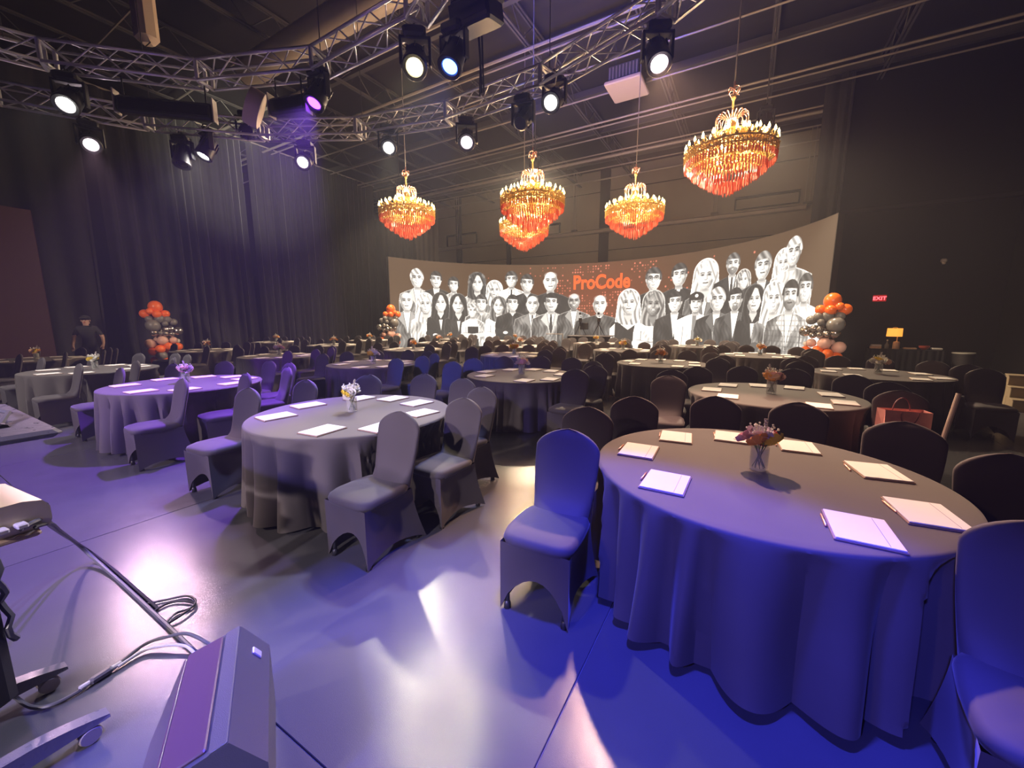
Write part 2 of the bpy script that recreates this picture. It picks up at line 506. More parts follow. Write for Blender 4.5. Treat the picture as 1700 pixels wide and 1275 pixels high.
# ------------------------------------------------------------------ drapes
def drape(a, b, z0, z1, pleat, amp, seed, flare=0.0, gather=None):
    rnd = random.Random(seed)
    a, b = Vector((*a, 0)), Vector((*b, 0))
    L = (b - a).length
    t = (b - a).normalized()
    nrm = Vector((-t.y, t.x, 0))
    N = int(L / pleat * 7)
    knots = []
    s = 0.0
    while s < L:
        knots.append((s, rnd.uniform(0.55, 1.2)))
        s += pleat * rnd.uniform(0.65, 1.5)
    import bisect
    ks = [k[0] for k in knots] + [L + 1e-3]
    nz = 9
    m = MB()
    vv = []
    for j in range(nz + 1):
        f = j / nz
        z = z0 + (z1 - z0) * f
        for i in range(N + 1):
            s = L * i / N
            q = max(0, bisect.bisect_right(ks, s) - 1)
            q = min(q, len(knots) - 1)
            lo, hi = ks[q], ks[q + 1]
            ph = (s - lo) / max(1e-4, hi - lo)
            A = amp * knots[q][1] * (1.15 - 0.4 * f)
            off = A * (0.5 - 0.5 * math.cos(2 * PI * ph)) ** 0.8
            sway = flare * (1 - f) ** 2 * math.sin(q * 2.1 + 0.6)
            p = a + t * (s + sway) + nrm * off
            vv.append((p.x, p.y, z))
    fs = [(j * (N + 1) + i, j * (N + 1) + i + 1, (j + 1) * (N + 1) + i + 1, (j + 1) * (N + 1) + i) for j in range(nz) for i in range(N)]
    m.add(vv, fs)
    return m
tag(build(drape((-20.3, -6.0), (-20.3, 5.2), 0.03, 9.7, 0.60, -0.24, 3, 0.12), 'stage_drape', 'velour', angle=80), 'black pleated drape behind the dark red panel at far left', 'curtain')
tag(build(drape((-20.3, 5.5), (-20.3, 10.4), 0.03, 9.7, 0.36, -0.24, 5, 0.06), 'stage_drape', 'velour', angle=80), 'black pleated drape behind the left balloon column, brightly lit at its top', 'curtain')
tag(build(drape((-20.3, 10.65), (-20.3, 17.8), 0.03, 9.7, 0.30, -0.22, 9, 0.05), 'stage_drape', 'velour', angle=80), 'black pleated drape ending just left of the video wall', 'curtain')
tag(build(drape((-20.3, 18.2), (-18.6, 19.6), 0.03, 9.6, 0.30, -0.12, 11), 'drape_leg', 'velour_black', angle=80), 'narrow black drape leg turned beside the left end of the video wall', 'curtain')
tag(build(drape((-26.6, 23.9), (-20.4, 23.9), 0.03, 9.9, 0.36, -0.14, 13), 'back_drape', 'wall_grey', angle=80), 'grey pleated drape high in the back corner behind the leftmost chandelier', 'curtain')
tag(build(drape((1.7, 18.5), (2.5, 18.5), 0.03, 9.9, 0.32, -0.13, 17), 'drape_leg', 'velour', angle=80), 'tall dark drape leg rising at the right end of the video wall', 'curtain')
tk = MB().tube([(-20.27, -6, 9.75), (-20.27, 17.9, 9.75)], 0.03, 6)
tag(build(tk, 'curtain_track', 'steel_pale'), 'thin steel track carrying the drapes along the left side', 'track')
tag(build(MB().bbox((-19.85, 0.0, 2.62), (0.12, 7.4, 5.0), 0.02), 'side_screen', 'red_panel', smooth=False), 'tall dim dark red screen at the left edge', 'screen')

# ------------------------------------------------------------------ the curved video wall
LC, LR, LTH, LS0, LS1, LZ0, LZ1 = (-7.01, 13.24), 9.76, 2.88904, -0.357, 24.9, 0.14, 5.0
def led_point(s, z, inset=0.0):
    th = LTH - s / LR
    return (LC[0] + (LR - inset) * math.cos(th), LC[1] + (LR - inset) * math.sin(th), z)
# portraits: place along the wall, height of the head centre, head size (m), then hair, clothes and their tones
PEOPLE = [(1.28, 4.01, 0.98, 'm', 'short', 0.75, 'suit', 0.55),
    (2.43, 4.01, 0.87, 'm', 'short', 0.2, 'suit', 0.12),
    (3.48, 3.78, 0.83, 'f', 'bun', 0.22, 'top', 0.85),
    (4.91, 3.9, 0.98, 'f', 'curly', 0.25, 'top', 0.8),
    (5.97, 3.49, 0.93, 'f', 'long', 0.8, 'top', 0.7),
    (7.0, 4.15, 0.92, 'm', 'short', 0.3, 'suittie', 0.8),
    (7.95, 3.93, 1.0, 'm', 'short', 0.25, 'sweater', 0.2),
    (9.37, 4.03, 1.13, 'm', 'bald', 0.7, 'sweater', 0.15),
    (15.4, 3.89, 1.13, 'm', 'glasses', 0.3, 'sweater', 0.14),
    (16.83, 3.98, 1.08, 'm', 'short', 0.25, 'vneck', 0.12),
    (18.28, 3.79, 1.24, 'f', 'long', 0.85, 'jacket', 0.35),
    (19.68, 4.17, 0.89, 'm', 'beard', 0.4, 'suittie', 0.14),
    (20.29, 3.41, 0.72, 'f', 'long', 0.6, 'jacket', 0.15),
    (21.26, 3.89, 1.06, 'm', 'short', 0.55, 'suit', 0.2),
    (22.29, 3.84, 0.86, 'f', 'long', 0.85, 'top', 0.7),
    (22.79, 4.18, 1.01, 'm', 'short', 0.8, 'shirt', 0.75),
    (0.61, 2.74, 0.98, 'm', 'bald', 0.75, 'suit', 0.45),
    (1.73, 2.6, 1.01, 'f', 'long', 0.85, 'top', 0.85),
    (2.65, 2.69, 0.96, 'f', 'long', 0.15, 'jacket', 0.1),
    (3.74, 2.64, 0.98, 'f', 'long', 0.18, 'jacket', 0.14),
    (5.15, 2.74, 0.93, 'm', 'short', 0.3, 'shirt', 0.6),
    (4.62, 2.27, 0.79, 'f', 'bun', 0.7, 'tee', 0.9),
    (6.22, 2.56, 0.94, 'f', 'long', 0.4, 'arms', 0.95),
    (7.07, 2.75, 0.94, 'm', 'short', 0.2, 'sweater', 0.22),
    (8.29, 2.68, 1.01, 'm', 'bald', 0.6, 'suittie', 0.4),
    (9.43, 2.78, 1.08, 'm', 'short', 0.15, 'suittie', 0.55),
    (10.81, 2.83, 0.92, 'm', 'dark', 0.3, 'suit', 0.45),
    (12.36, 2.63, 1.07, 'm', 'bald', 0.95, 'wide', 0.3),
    (14.06, 2.66, 1.2, 'f', 'long', 0.75, 'tank', 0.12),
    (15.48, 2.55, 1.18, 'f', 'darkf', 0.55, 'arms', 0.95),
    (16.69, 2.64, 1.01, 'm', 'short', 0.2, 'suit', 0.14),
    (17.86, 2.56, 0.96, 'm', 'cap', 0.15, 'open', 0.95),
    (19.0, 2.65, 1.05, 'm', 'short', 0.75, 'leather', 0.3),
    (19.97, 2.61, 0.95, 'm', 'goatee', 0.15, 'suit', 0.25),
    (20.96, 2.55, 1.0, 'f', 'long', 0.15, 'jacket', 0.12),
    (23.6, 2.81, 0.97, 'm', 'short', 0.3, 'shirt', 0.9),
    (22.0, 2.52, 1.08, 'f', 'long', 0.8, 'jacket', 0.4),
    (22.85, 2.61, 1.07, 'm', 'beard', 0.15, 'plaid', 0.6)]
def paint_wall(ns, nz):
    S = np.linspace(LS0, LS1, ns)
    Z = np.linspace(LZ0, LZ1, nz)
    SS, ZZ = np.meshgrid(S, Z)
    ds = (LS1 - LS0) / ns
    rng = np.random.RandomState(4)
    # backdrop: brown black, redder round the logo, with a loose matrix of glowing dots
    g = np.exp(-((SS - 12.6) / 3.6) ** 2 - ((ZZ - 3.0) / 2.2) ** 2)
    img = np.zeros((nz, ns, 3))
    img[..., 0] = 0.105 + 0.085 * g
    img[..., 1] = 0.060 - 0.002 * g
    img[..., 2] = 0.032 - 0.004 * g
    def blend(mask, col):
        for c in range(3):
            img[..., c] = img[..., c] * (1 - mask) + mask * col[c]
    for k in range(int(16.0 / 0.15)):
        for j in range(int(4.2 / 0.15)):
            s, z = 5.0 + k * 0.15, 0.75 + j * 0.15
            p = 0.62 * math.exp(-((s - 12.4) / 3.4) ** 2) + 0.10 * math.exp(-((s - 12.4) / 6.5) ** 2)
            if 10.5 < s < 14.3 and 3.3 < z < 4.5:
                p *= 0.3
            if rng.rand() > p * (0.55 + 0.45 * math.sin(s * 1.9 + 2.1 * math.sin(z * 2.3))):
                continue
            a = rng.rand()
            i0, i1 = int((s - .07 - LS0) / ds), int((s + .07 - LS0) / ds) + 1
            dz = (LZ1 - LZ0) / nz
            j0, j1 = max(0, int((z - .07 - LZ0) / dz)), int((z + .07 - LZ0) / dz) + 1
            X, Y = SS[j0:j1, i0:i1] - s, ZZ[j0:j1, i0:i1] - z
            mk = np.clip(1.2 - np.hypot(X, Y) / (0.034 + .02 * a), 0, 1)[..., None]
            img[j0:j1, i0:i1] = img[j0:j1, i0:i1] * (1 - mk) + mk * np.array([0.55 + .5 * a, 0.14 + .16 * a, 0.08 + .10 * a])
    WARM = np.array([1.0, 0.93, 0.84])
    def tone(t):
        t = max(0.0, min(1.0, t))
        return WARM * (0.05 + 1.45 * t ** 3.0)
    for idx, (s0, z0, h, sex, hair, ht, body, bt) in enumerate(PEOPLE):
        i0, i1 = max(0, int((s0 - 2.0 * h - LS0) / ds)), min(ns, int((s0 + 2.0 * h - LS0) / ds))
        X = (SS[:, i0:i1] - s0) / h
        Y = (ZZ[:, i0:i1] - z0) / h
        sub = img[:, i0:i1]
        e = 0.022
        def put_(mask, t):
            mk = np.clip(mask, 0, 1)[..., None]
            sub[:] = sub * (1 - mk) + mk * (tone(t) if not isinstance(t, np.ndarray) else WARM * (0.05 + 1.45 * np.clip(t, 0, 1)[..., None] ** 3.0))
        def ell(cx, cy, rx, ry, rot=0.0, ee=e):
            c, s_ = math.cos(rot), math.sin(rot)
            x, y = (X - cx) * c + (Y - cy) * s_, -(X - cx) * s_ + (Y - cy) * c
            d = (1 - np.sqrt((x / rx) ** 2 + (y / ry) ** 2)) * min(rx, ry)
            return np.clip(d / ee + .5, 0, 1)
        def poly(pts):
            mk = np.zeros_like(X, bool)
            n = len(pts)
            for a in range(n):
                (x1, y1), (x2, y2) = pts[a], pts[(a + 1) % n]
                if y1 == y2:
                    continue
                cr = (Y > min(y1, y2)) & (Y <= max(y1, y2)) & (X < (x2 - x1) * (Y - y1) / (y2 - y1) + x1)
                mk ^= cr
            return mk.astype(float)
        def line(pts, w=0.02):
            out = np.zeros_like(X)
            for (x1, y1), (x2, y2) in zip(pts[:-1], pts[1:]):
                dx, dy = x2 - x1, y2 - y1
                t = np.clip(((X - x1) * dx + (Y - y1) * dy) / (dx * dx + dy * dy + 1e-9), 0, 1)
                d = np.hypot(X - x1 - t * dx, Y - y1 - t * dy)
                out = np.maximum(out, np.clip((w - d) / 0.02 + .5, 0, 1))
            return out
        r2 = random.Random(idx * 7 + 1)
        fx = r2.choice((-1, 1))
        low = -4.2
        bw = (1.12 if sex == 'm' else 0.90) * (1.25 if body == 'wide' else 1)
        skin = 0.86 + 0.05 * r2.random()
        if hair in ('dark', 'darkf'):
            skin = 0.62
        # torso with a pale sketch outline
        sh = [(-.17, -.40), (-.20, -.60), (-bw * .55, -.74), (-bw * .92, -.92), (-bw, -1.35), (-bw * .95, low), (bw * .95, low), (bw, -1.35), (bw * .92, -.92), (bw * .55, -.74), (.20, -.60), (.17, -.40)]
        put_(poly([(x * 1.025, y + .02) for x, y in sh]), min(1, bt + .28))
        bm = poly(sh)
        fold = 0.07 * np.sin(X * 9 + 2.2 * np.sin(Y * 2.3 + idx)) + 0.06 * np.sin(Y * 7 + X * 5 * fx + idx) - 0.10 * fx * X + 0.05 * np.sin(X * 31 + 4 * np.sin(Y * 5 + idx)) - 0.10 * np.clip(np.abs(X) / bw - .6, 0, 1)
        put_(bm, np.clip(bt + fold * (0.6 + bt), 0.02, 1))
        for sgn in (-1, 1):            # sleeves
            put_(line([(sgn * bw * .60, -1.25), (sgn * bw * .66, -2.6)], 0.03) * .8, bt * .45)
        if body in ('suit', 'suittie', 'jacket', 'plaid', 'open', 'leather', 'vneck'):
            wv = {'open': .55, 'jacket': .26, 'vneck': .20, 'leather': .28}.get(body, .32)
            dv = {'open': -4.2, 'vneck': -1.0, 'jacket': -1.75}.get(body, -1.9)
            inner = .95 if body != 'open' else .95
            put_(poly([(-wv * .75, -.55), (0, dv), (wv * .75, -.55)]) if body != 'open' else poly([(-.3, -.6), (-.55, low), (.55, low), (.3, -.6)]), inner if body != 'jacket' else skin)
            if body == 'open':
                put_(poly([(-.16, -.55), (-.26, low), (.02, low), (.06, -.55)]), .55)
            else:
                for sgn in (-1, 1):
                    put_(poly([(sgn * wv * .72, -.52), (sgn * (wv + .26), -.95), (sgn * .20, -1.35), (sgn * .02, dv)]), min(1, bt * 1.35 + .05))
                    put_(line([(sgn * wv * .75, -.55), (0, dv)], 0.015), bt * .3)
        if body == 'suittie':
            put_(poly([(-.07, -.58), (.07, -.58), (.05, -.70), (.10, -1.5), (0, -1.75), (-.10, -1.5), (-.05, -.70)]), .30)
        if body == 'plaid':
            put_(bm * ((np.sin(X * 38) > .55) | (np.sin(Y * 34) > .55)) * .45, .35)
        if body == 'leather':
            for q in range(9):
                x1, y1 = r2.uniform(-bw, bw) * .8, r2.uniform(-2.6, -1.0)
                put_(line([(x1, y1), (x1 + r2.uniform(-.3, .3), y1 - r2.uniform(.2, .6))], 0.03) * bm, .70)
        if body in ('tee', 'tank'):
            put_(poly([(-.30, -.66), (-.36, -1.0), (0, -1.25), (.36, -1.0), (.30, -.66)]), skin)
            if body == 'tee':
                put_(poly([(-.42, -1.2), (-.45, low), (.45, low), (.42, -1.2)]), .12)
            else:
                for sgn in (-1, 1):
                    put_(poly([(sgn * bw * .72, -.95), (sgn * bw * 1.0, -1.2), (sgn * bw * 1.0, -2.4), (sgn * bw * .72, -2.4)]), .85 if sgn < 0 else .45)
        if body in ('sweater', 'shirt', 'wide'):
            put_(poly([(-.22, -.55), (0, -.86), (.22, -.55)]), .85)
            put_(line([(0, -.86), (.03, -2.2)], 0.015), min(1, bt + .25))
        if body in ('arms', 'sweater') or (sex == 'f' and idx % 3 == 0):
            ya = -1.95
            for sgn in (-1, 1):
                put_(line([(sgn * bw * .9, ya + .15), (-sgn * bw * .35, ya + .02 * sgn)], 0.17), min(1, bt * .85 + .05))
                put_(line([(sgn * bw * .85, ya + .32), (-sgn * bw * .30, ya + .18)], 0.012), bt * .4)
                put_(ell(-sgn * bw * .42, ya + .04 * sgn, .15, .09), skin)
        # neck and long hair behind
        put_(poly([(-.17, -.20), (-.19, -.66), (.19, -.66), (.17, -.20)]), skin * .82)
        long_ = hair in ('long', 'darkf', 'curly')
        if long_:
            mk = np.maximum(ell(0, .10, .50, .52), poly([(-.50, .15), (-.60, -.85), (-.30, -1.0), (.30, -1.0), (.60, -.85), (.50, .15)]))
            put_(np.maximum(ell(0, .10, .54, .56), poly([(-.54, .15), (-.64, -.88), (.64, -.88), (.54, .15)])) * .9, min(1, ht + .3))
            put_(mk, np.clip(ht + .18 * np.sin(X * 26 + 3 * np.sin(Y * 3 + idx)) * (.4 + ht), .03, 1))
            if hair == 'curly':
                for q in range(26):
                    a_ = r2.uniform(-.6, PI + .6)
                    put_(ell(.48 * math.cos(a_), .10 + .48 * math.sin(a_), .10, .10) * .8, r2.uniform(.1, .6))
            put_(poly([(-.16, -.30), (-.20, -.62), (0, -.95), (.20, -.62), (.16, -.30)]), skin * .9)
        # face with side shade
        put_(ell(-.345, -.02, .06, .12), skin * .8)
        put_(ell(.345, -.02, .06, .12), skin * .8)
        fr = np.sqrt((X / .34) ** 2 + ((Y + .03) / .49) ** 2)
        jaw = .34 * (1 - .30 * np.clip(-(Y + .18) / .34, 0, 1) ** 1.6)
        fm = ell(0, -.03, .34, .49) * np.clip((jaw - np.abs(X)) / .03 + .5, 0, 1)
        put_(np.clip(ell(0, -.03, .355, .505), 0, 1), .85 if bt < .6 else .45)
        put_(fm, np.clip(skin + .09 - .40 * np.clip(fx * X * 2.3 + .12, 0, 1) ** 1.3 - .34 * np.clip(fr - .5, 0, 1) - .10 * np.clip(-Y - .2, 0, 1) + .03 * np.sin(X * 41 + idx) * np.sin(Y * 37), .2, 1))
        # hair
        if hair not in ('bald', 'dark'):
            top = ell(0, .05, .42, .50) * np.clip((Y - (.22 if not long_ else .20) + .35 * (np.abs(X) > .30) * (1 if sex == 'f' else .75) - .10 * fx * X) / .03, 0, 1)
            if long_:
                top = ell(0, .06, .44, .52) * np.clip(((np.abs(X + .05 * fx) * .95 + Y * .42) - .26) / .03, 0, 1) * (Y > -.55)
            put_(top, np.clip(ht + .16 * np.sin(X * 30 * (1 if long_ else .6) + Y * 14) * (.4 + ht), .03, 1))
        else:
            put_(ell(0, .30, .26, .14, 0, .12) * .5, 1.0)
        if hair == 'cap':
            put_(ell(0, .26, .43, .27) * (Y > .18), .12)
            put_(poly([(-.42, .20), (-.50, .12), (.10, .10), (.42, .20)]), .08)
            put_(ell(.0, .34, .09, .08), .95)
        # features
        for sgn in (-1, 1):
            put_(ell(sgn * .145, .055, .11, .07, 0, .06) * .75, skin * .5)
            put_(ell(sgn * .145, .04, .058, .026), .10)
            put_(line([(sgn * .06, .12), (sgn * .15, .145), (sgn * .235, .12)], .016 if sex == 'f' else .027), .25 if hair != 'bald' else .45)
            put_(line([(sgn * .085, -.10), (sgn * .165, -.17), (sgn * .19, -.26)], .012) * .55, skin * .5)
            put_(ell(sgn * .20, -.10, .08, .07, 0, .08) * .35, 1.0)
        if hair == 'glasses':
            for sgn in (-1, 1):
                put_(np.clip(ell(sgn * .15, .03, .125, .095) - ell(sgn * .15, .03, .10, .07), 0, 1), .05)
            put_(line([(-.05, .05), (.05, .05)], .018), .05)
        put_(line([(fx * .045, .03), (fx * .06, -.10)], .024) * .65, skin * .5)
        put_(line([(-.055, -.135), (0, -.15), (.055, -.135)], .016) * .9, skin * .45)
        if hair in ('beard', 'goatee'):
            wb = .34 if hair == 'beard' else .16
            put_(fm * np.clip(ell(0, -.36, wb, .22, 0, .06) + line([(-.12, -.20), (.12, -.20)], .03), 0, 1) * .75, .26)
        if idx % 3 == 1:
            put_(line([(-.10, -.255), (0, -.265), (.10, -.255)], .026), .28)
        else:
            put_(poly([(-.11, -.228), (0, -.24), (.11, -.228), (.065, -.29), (0, -.305), (-.065, -.29)]), .30)
            put_(poly([(-.092, -.235), (0, -.246), (.092, -.235), (.05, -.272), (0, -.28), (-.05, -.272)]), .97)
        put_(ell(0, -.40, .10, .03, 0, .05) * .35, skin * .55)
        put_(ell(0, -.53, .16, .05, 0, .05) * .5, skin * .35)
    return img
def led_wall():
    ns, nz = 1240, 240
    img = paint_wall(ns, nz)
    root = thing('video_wall', 'curved video wall with black and white portraits and orange lettering', 'video wall', (0, 0, 0))
    S = np.linspace(LS0, LS1, ns)
    Z = np.linspace(LZ0, LZ1, nz)
    th = LTH - S / LR
    co = np.zeros((nz, ns, 3), np.float32)
    co[..., 0] = LC[0] + LR * np.cos(th)[None, :]
    co[..., 1] = LC[1] + LR * np.sin(th)[None, :]
    co[..., 2] = Z[:, None]
    idx = np.arange(ns * nz).reshape(nz, ns)
    q = np.stack([idx[:-1, :-1], idx[:-1, 1:], idx[1:, 1:], idx[1:, :-1]], -1).reshape(-1, 4)
    me = bpy.data.meshes.new('screen')
    me.vertices.add(ns * nz)
    me.vertices.foreach_set('co', co.reshape(-1))
    me.loops.add(q.size)
    me.loops.foreach_set('vertex_index', q.reshape(-1).astype(np.int32))
    me.polygons.add(len(q))
    me.polygons.foreach_set('loop_start', np.arange(0, q.size, 4, dtype=np.int32))
    me.update(calc_edges=True)
    ca = me.color_attributes.new('picture', 'FLOAT_COLOR', 'POINT')
    rgba = np.ones((ns * nz, 4), np.float32)
    rgba[:, :3] = img.reshape(-1, 3)
    ca.data.foreach_set('color', rgba.reshape(-1))
    m = bpy.data.materials.new('led_picture')
    m.use_nodes = True
    nt = m.node_tree
    b = nt.nodes['Principled BSDF']
    b.inputs['Base Color'].default_value = (0.012, 0.011, 0.010, 1)
    b.inputs['Roughness'].default_value = 0.6
    at = nt.nodes.new('ShaderNodeAttribute')
    at.attribute_name = 'picture'
    nt.links.new(at.outputs['Color'], b.inputs['Emission Color'])
    b.inputs['Emission Strength'].default_value = 1.25
    me.materials.append(m)
    MATS['led_picture'] = m
    put('screen', me, root)
    # cabinet body behind the picture and the black plinth
    mb = MB()
    N = 90
    vv = []
    for i in range(N + 1):
        s = LS0 - 0.03 + (LS1 - LS0 + 0.06) * i / N
        for (ins, z) in ((-0.004, LZ0 - .01), (-0.18, LZ0 - .01), (-0.18, LZ1 + .012), (-0.004, LZ1 + .012)):
            vv.append(led_point(s, z, ins))
    fs = []
    for i in range(N):
        for k in range(4):
            k2 = (k + 1) % 4
            fs.append((i * 4 + k, i * 4 + k2, (i + 1) * 4 + k2, (i + 1) * 4 + k))
    fs += [(0, 1, 2, 3), tuple(N * 4 + k for k in (3, 2, 1, 0))]
    mb.add(vv, fs)
    build(mb, 'cabinet', 'led_frame', root, smooth=False)
    mb = MB()
    vv = []
    for i in range(N + 1):
        s = LS0 + (LS1 - LS0) * i / N
        for (ins, z) in ((0.03, 0.0), (-0.3, 0.0), (-0.3, LZ0 - .012), (0.03, LZ0 - .012)):
            vv.append(led_point(s, z, ins))
    mb.add(vv, fs)
    build(mb, 'plinth', 'led_frame', root, smooth=False)
    # the logo, bent along the wall
    me = text_mesh('ProCode', 1.16, 0.0, 0.034, 1.0)
    xs = [v.co.x for v in me.vertices]
    x0, x1 = min(xs), max(xs)
    ys = [v.co.y for v in me.vertices if True]
    k = (14.09 - 10.76) / (x1 - x0)
    zk = 0.84 / (max(ys) - min(ys))
    import bmesh
    bm = bmesh.new()
    bm.from_mesh(me)
    bmesh.ops.triangulate(bm, faces=bm.faces[:])
    for v in bm.verts:
        v.co = Vector(led_point(10.76 + (v.co.x - x0) * k, 3.50 + (v.co.y - min(ys)) * zk, 0.02))
    bm.to_mesh(me)
    bm.free()
    me.materials.clear()
    me.materials.append(MATS['logo_orange'])
    put('lettering', me, root)
led_wall()
# ================================================================== TRUSS RINGS
def truss_ring(name, label, centre, radius, nseg, zb, size, start):
    root = thing(name, label, 'truss', (centre[0], centre[1], zb))
    L = 2 * radius * math.sin(PI / nseg)
    rm = radius * math.cos(PI / nseg)
    ch = MB().tube([(-L / 2 + .02, 0, 0), (L / 2 - .02, 0, 0)], 0.024, 8).mesh('chord', 'aluminium')
    lace = MB()
    nb = max(4, round(L / 0.36))
    for k in range(nb):
        x0, x1 = -L / 2 + .06 + (L - .12) * k / nb, -L / 2 + .06 + (L - .12) * (k + 1) / nb
        xm = (x0 + x1) / 2
        h = size / 2
        a, b = (h, -h) if k % 2 == 0 else (-h, h)
        for y in (-h, h):
            lace.tube([(x0, y, a), (x1, y, b)], 0.011, 5, cap=False)
        for z in (-h, h):
            lace.tube([(x0, b, z), (x1, a, z)], 0.011, 5, cap=False)
    lm = lace.mesh('lacing', 'aluminium')
    pl = MB()
    h = size / 2
    for (c, s) in (((0, h, 0), (.05, .05, size)), ((0, -h, 0), (.05, .05, size)), ((0, 0, h), (.05, size, .05)), ((0, 0, -h), (.05, size, .05))):
        pl.bbox(c, s, .008)
    pm = pl.mesh('end_frame', 'aluminium', smooth=False)
    for i in range(nseg):
        a = start + 2 * PI * i / nseg
        sec = put('truss_section', lm, root, (rm * math.cos(a), rm * math.sin(a), size / 2), (0, 0, a + PI / 2))
        for y in (-size / 2, size / 2):
            for z in (-size / 2, size / 2):
                put('chord', ch, sec, (0, y, z))
        for sx in (-1, 1):
            put('end_frame', pm, sec, (sx * (L / 2 - .03), 0, 0))
    return root
CI, RI, CO, RO = (-5.15, -0.81), 5.34, (-4.54, -1.32), 8.03
TZ = 5.5
truss_ring('lighting_truss', 'inner ring of silver box truss, the nearer of the two', CI, RI, 16, TZ, 0.30, math.radians(123 - 11.25))
truss_ring('lighting_truss', 'outer ring of silver box truss hung closer to the chandeliers', CO, RO, 24, TZ, 0.30, math.radians(140.6 - 7.5))
for (c, r, a) in ((CI, RI, 60), (CI, RI, 100), (CI, RI, 150), (CO, RO, 50), (CO, RO, 80), (CO, RO, 110), (CO, RO, 140), (CO, RO, 165)):
    x, y = c[0] + r * math.cos(math.radians(a)), c[1] + r * math.sin(math.radians(a))
    tag(build(MB().tube([(x, y, TZ + .28), (x, y, ZC - .1)], 0.008, 5), 'hanging_cable', 'steel_dark'),
        'thin steel cable holding up the %s truss ring, %s' % ('inner' if c is CI else 'outer', {60: 'rightmost of its three', 100: 'middle of its three', 150: 'leftmost of its three', 50: 'rightmost of its five', 80: 'second of its five from the right', 110: 'middle of its five', 140: 'second of its five from the left', 165: 'leftmost of its five'}[a]), 'cable')

# ------------------------------------------------------------------ lamps
def lamp_meshes():
    d = {}
    m = MB()
    m.tube([(0, -.04, .06), (0, -.055, .10), (0, 0, .135), (0, .055, .10), (0, .04, .06)], .012, 6)
    m.bbox((0, 0, .055), (.07, .09, .04), .01)
    d['clamp'] = m.mesh('clamp', 'black_metal')
    d['base'] = MB().bbox((0, 0, -.02), (.30, .24, .13), .03).mesh('base', 'black_plastic', smooth=False)
    m = MB()
    for sx in (-1, 1):
        m.bbox((sx * .19, 0, -.23), (.035, .11, .36), .012)
    m.bbox((0, 0, -.075), (.415, .11, .04), .012)
    d['yoke'] = m.mesh('yoke', 'black_plastic', smooth=False)
    d['head'] = smooth_by_angle(MB().lathe([(.001, .20), (.10, .20), (.135, .15), (.145, .02), (.155, -.12), (.165, -.23), (.150, -.25), (.110, -.235), (.098, -.214), (.001, -.212)], 20).mesh('head', 'black_plastic'))
    d['fin'] = MB()
    for k in range(8):
        a = 2 * PI * k / 8
        d['fin'].box((.148 * math.cos(a), .148 * math.sin(a), .06), (.03, .012, .16), a)
    d['fin'] = d['fin'].mesh('cooling_fins', 'black_metal', smooth=False)
    return d
LM = lamp_meshes()
LENS = {}
def lens_mesh(kind):
    if kind not in LENS:
        LENS[kind] = MB().lathe([(.098, -.214), (.075, -.222), (.045, -.228), (.001, -.230)], 20).mesh('lens', 'lens_' + kind)
    return LENS[kind]
def moving_head(loc, target, kind, label, color=None, power=0, cone=40, blend=.5, group='moving head lamps on the truss', radius=.09, scale=1.0):
    """loc is the centre of the tilting head; the lamp hangs from the truss above it"""
    top = Vector(loc) + Vector((0, 0, .32 * scale))
    d = Vector(target) - Vector(loc)
    t = thing('stage_lamp', label, 'stage lamp', top, math.atan2(d.y, d.x) + PI / 2, group)
    t.scale = (scale,) * 3
    for k in ('clamp', 'base', 'yoke'):
        put(k, LM[k], t)
    h = put('head', LM['head'], t, (0, 0, -.32))
    loc_d = Matrix.Rotation(-(math.atan2(d.y, d.x) + PI / 2), 3, 'Z') @ d
    h.rotation_mode = 'QUATERNION'
    h.rotation_quaternion = aim(loc_d)
    put('lens', lens_mesh(kind), h)
    put('cooling_fins', LM['fin'], h)
    if power:
        p = Vector(loc) + d.normalized() * .27 * scale
        spot('lamp_beam', p, target, color, power, cone, blend, radius)
    return t
WHITE, PINK, WARMC = (1.0, .93, .86), (1.0, .74, .84), (1.0, .78, .40)
# the lamps in view: facing the stage
moving_head((-9.42, 2.39, 5.08), (-5.6, -0.6, 0.6), 'white', 'lit white lamp under the inner truss ring at upper left', WHITE, 150, 44)
moving_head((-6.15, 4.43, 5.22), (-6.0, 1.4, 0.0), 'violet', 'lamp glowing violet under the inner truss ring', (.26, .08, 1), 4600, 60)
moving_head((-4.08, 4.42, 5.08), (-1.5, 0.9, 0.0), 'warm', 'very bright yellow white lamp under the inner truss ring', (1.0, .88, .52), 500, 36)
moving_head((-3.62, 4.66, 5.12), (-3.5, 2.2, 0.7), 'blue', 'lamp glowing blue right beside the brightest yellow lamp', (.36, .42, 1), 1100, 46)
moving_head((-11.27, 3.04, 5.09), (-3.0, 0.8, 0.0), 'pink', 'leftmost bright pink lamp under the outer truss ring', (1.0, .60, .80), 1000, 18)
moving_head((-10.39, 4.19, 5.06), (-9.8, 3.4, 2.0), 'off', 'large unlit black lamp tilted down under the outer truss ring')
moving_head((-10.06, 4.52, 5.25), (-10.3, 2.2, 0.7), 'white', 'white lamp on the outer ring just right of the unlit one', WHITE, 750, 60)
moving_head((-9.46, 5.03, 5.62), (-20.2, 10.6, 8.6), 'warm', 'yellow lamp on the outer ring washing the drape tops', (1.0, .92, .66), 7000, 40, 1.0)
moving_head((-8.49, 5.68, 5.09), (-4.5, 0.0, 0.5), 'pink', 'pale pink lamp hanging low under the outer ring, left of centre', PINK, 150, 40)
moving_head((-6.73, 6.39, 5.28), (-1.6, 1.5, 0.0), 'white', 'white lamp on the outer ring above the leftmost chandelier', (1.0, .90, .62), 900, 20)
moving_head((-4.95, 6.71, 5.13), (-1.3, 1.5, 0.0), 'pink', 'pinkish lamp with pale flap in the middle of the outer ring', PINK, 150, 40)
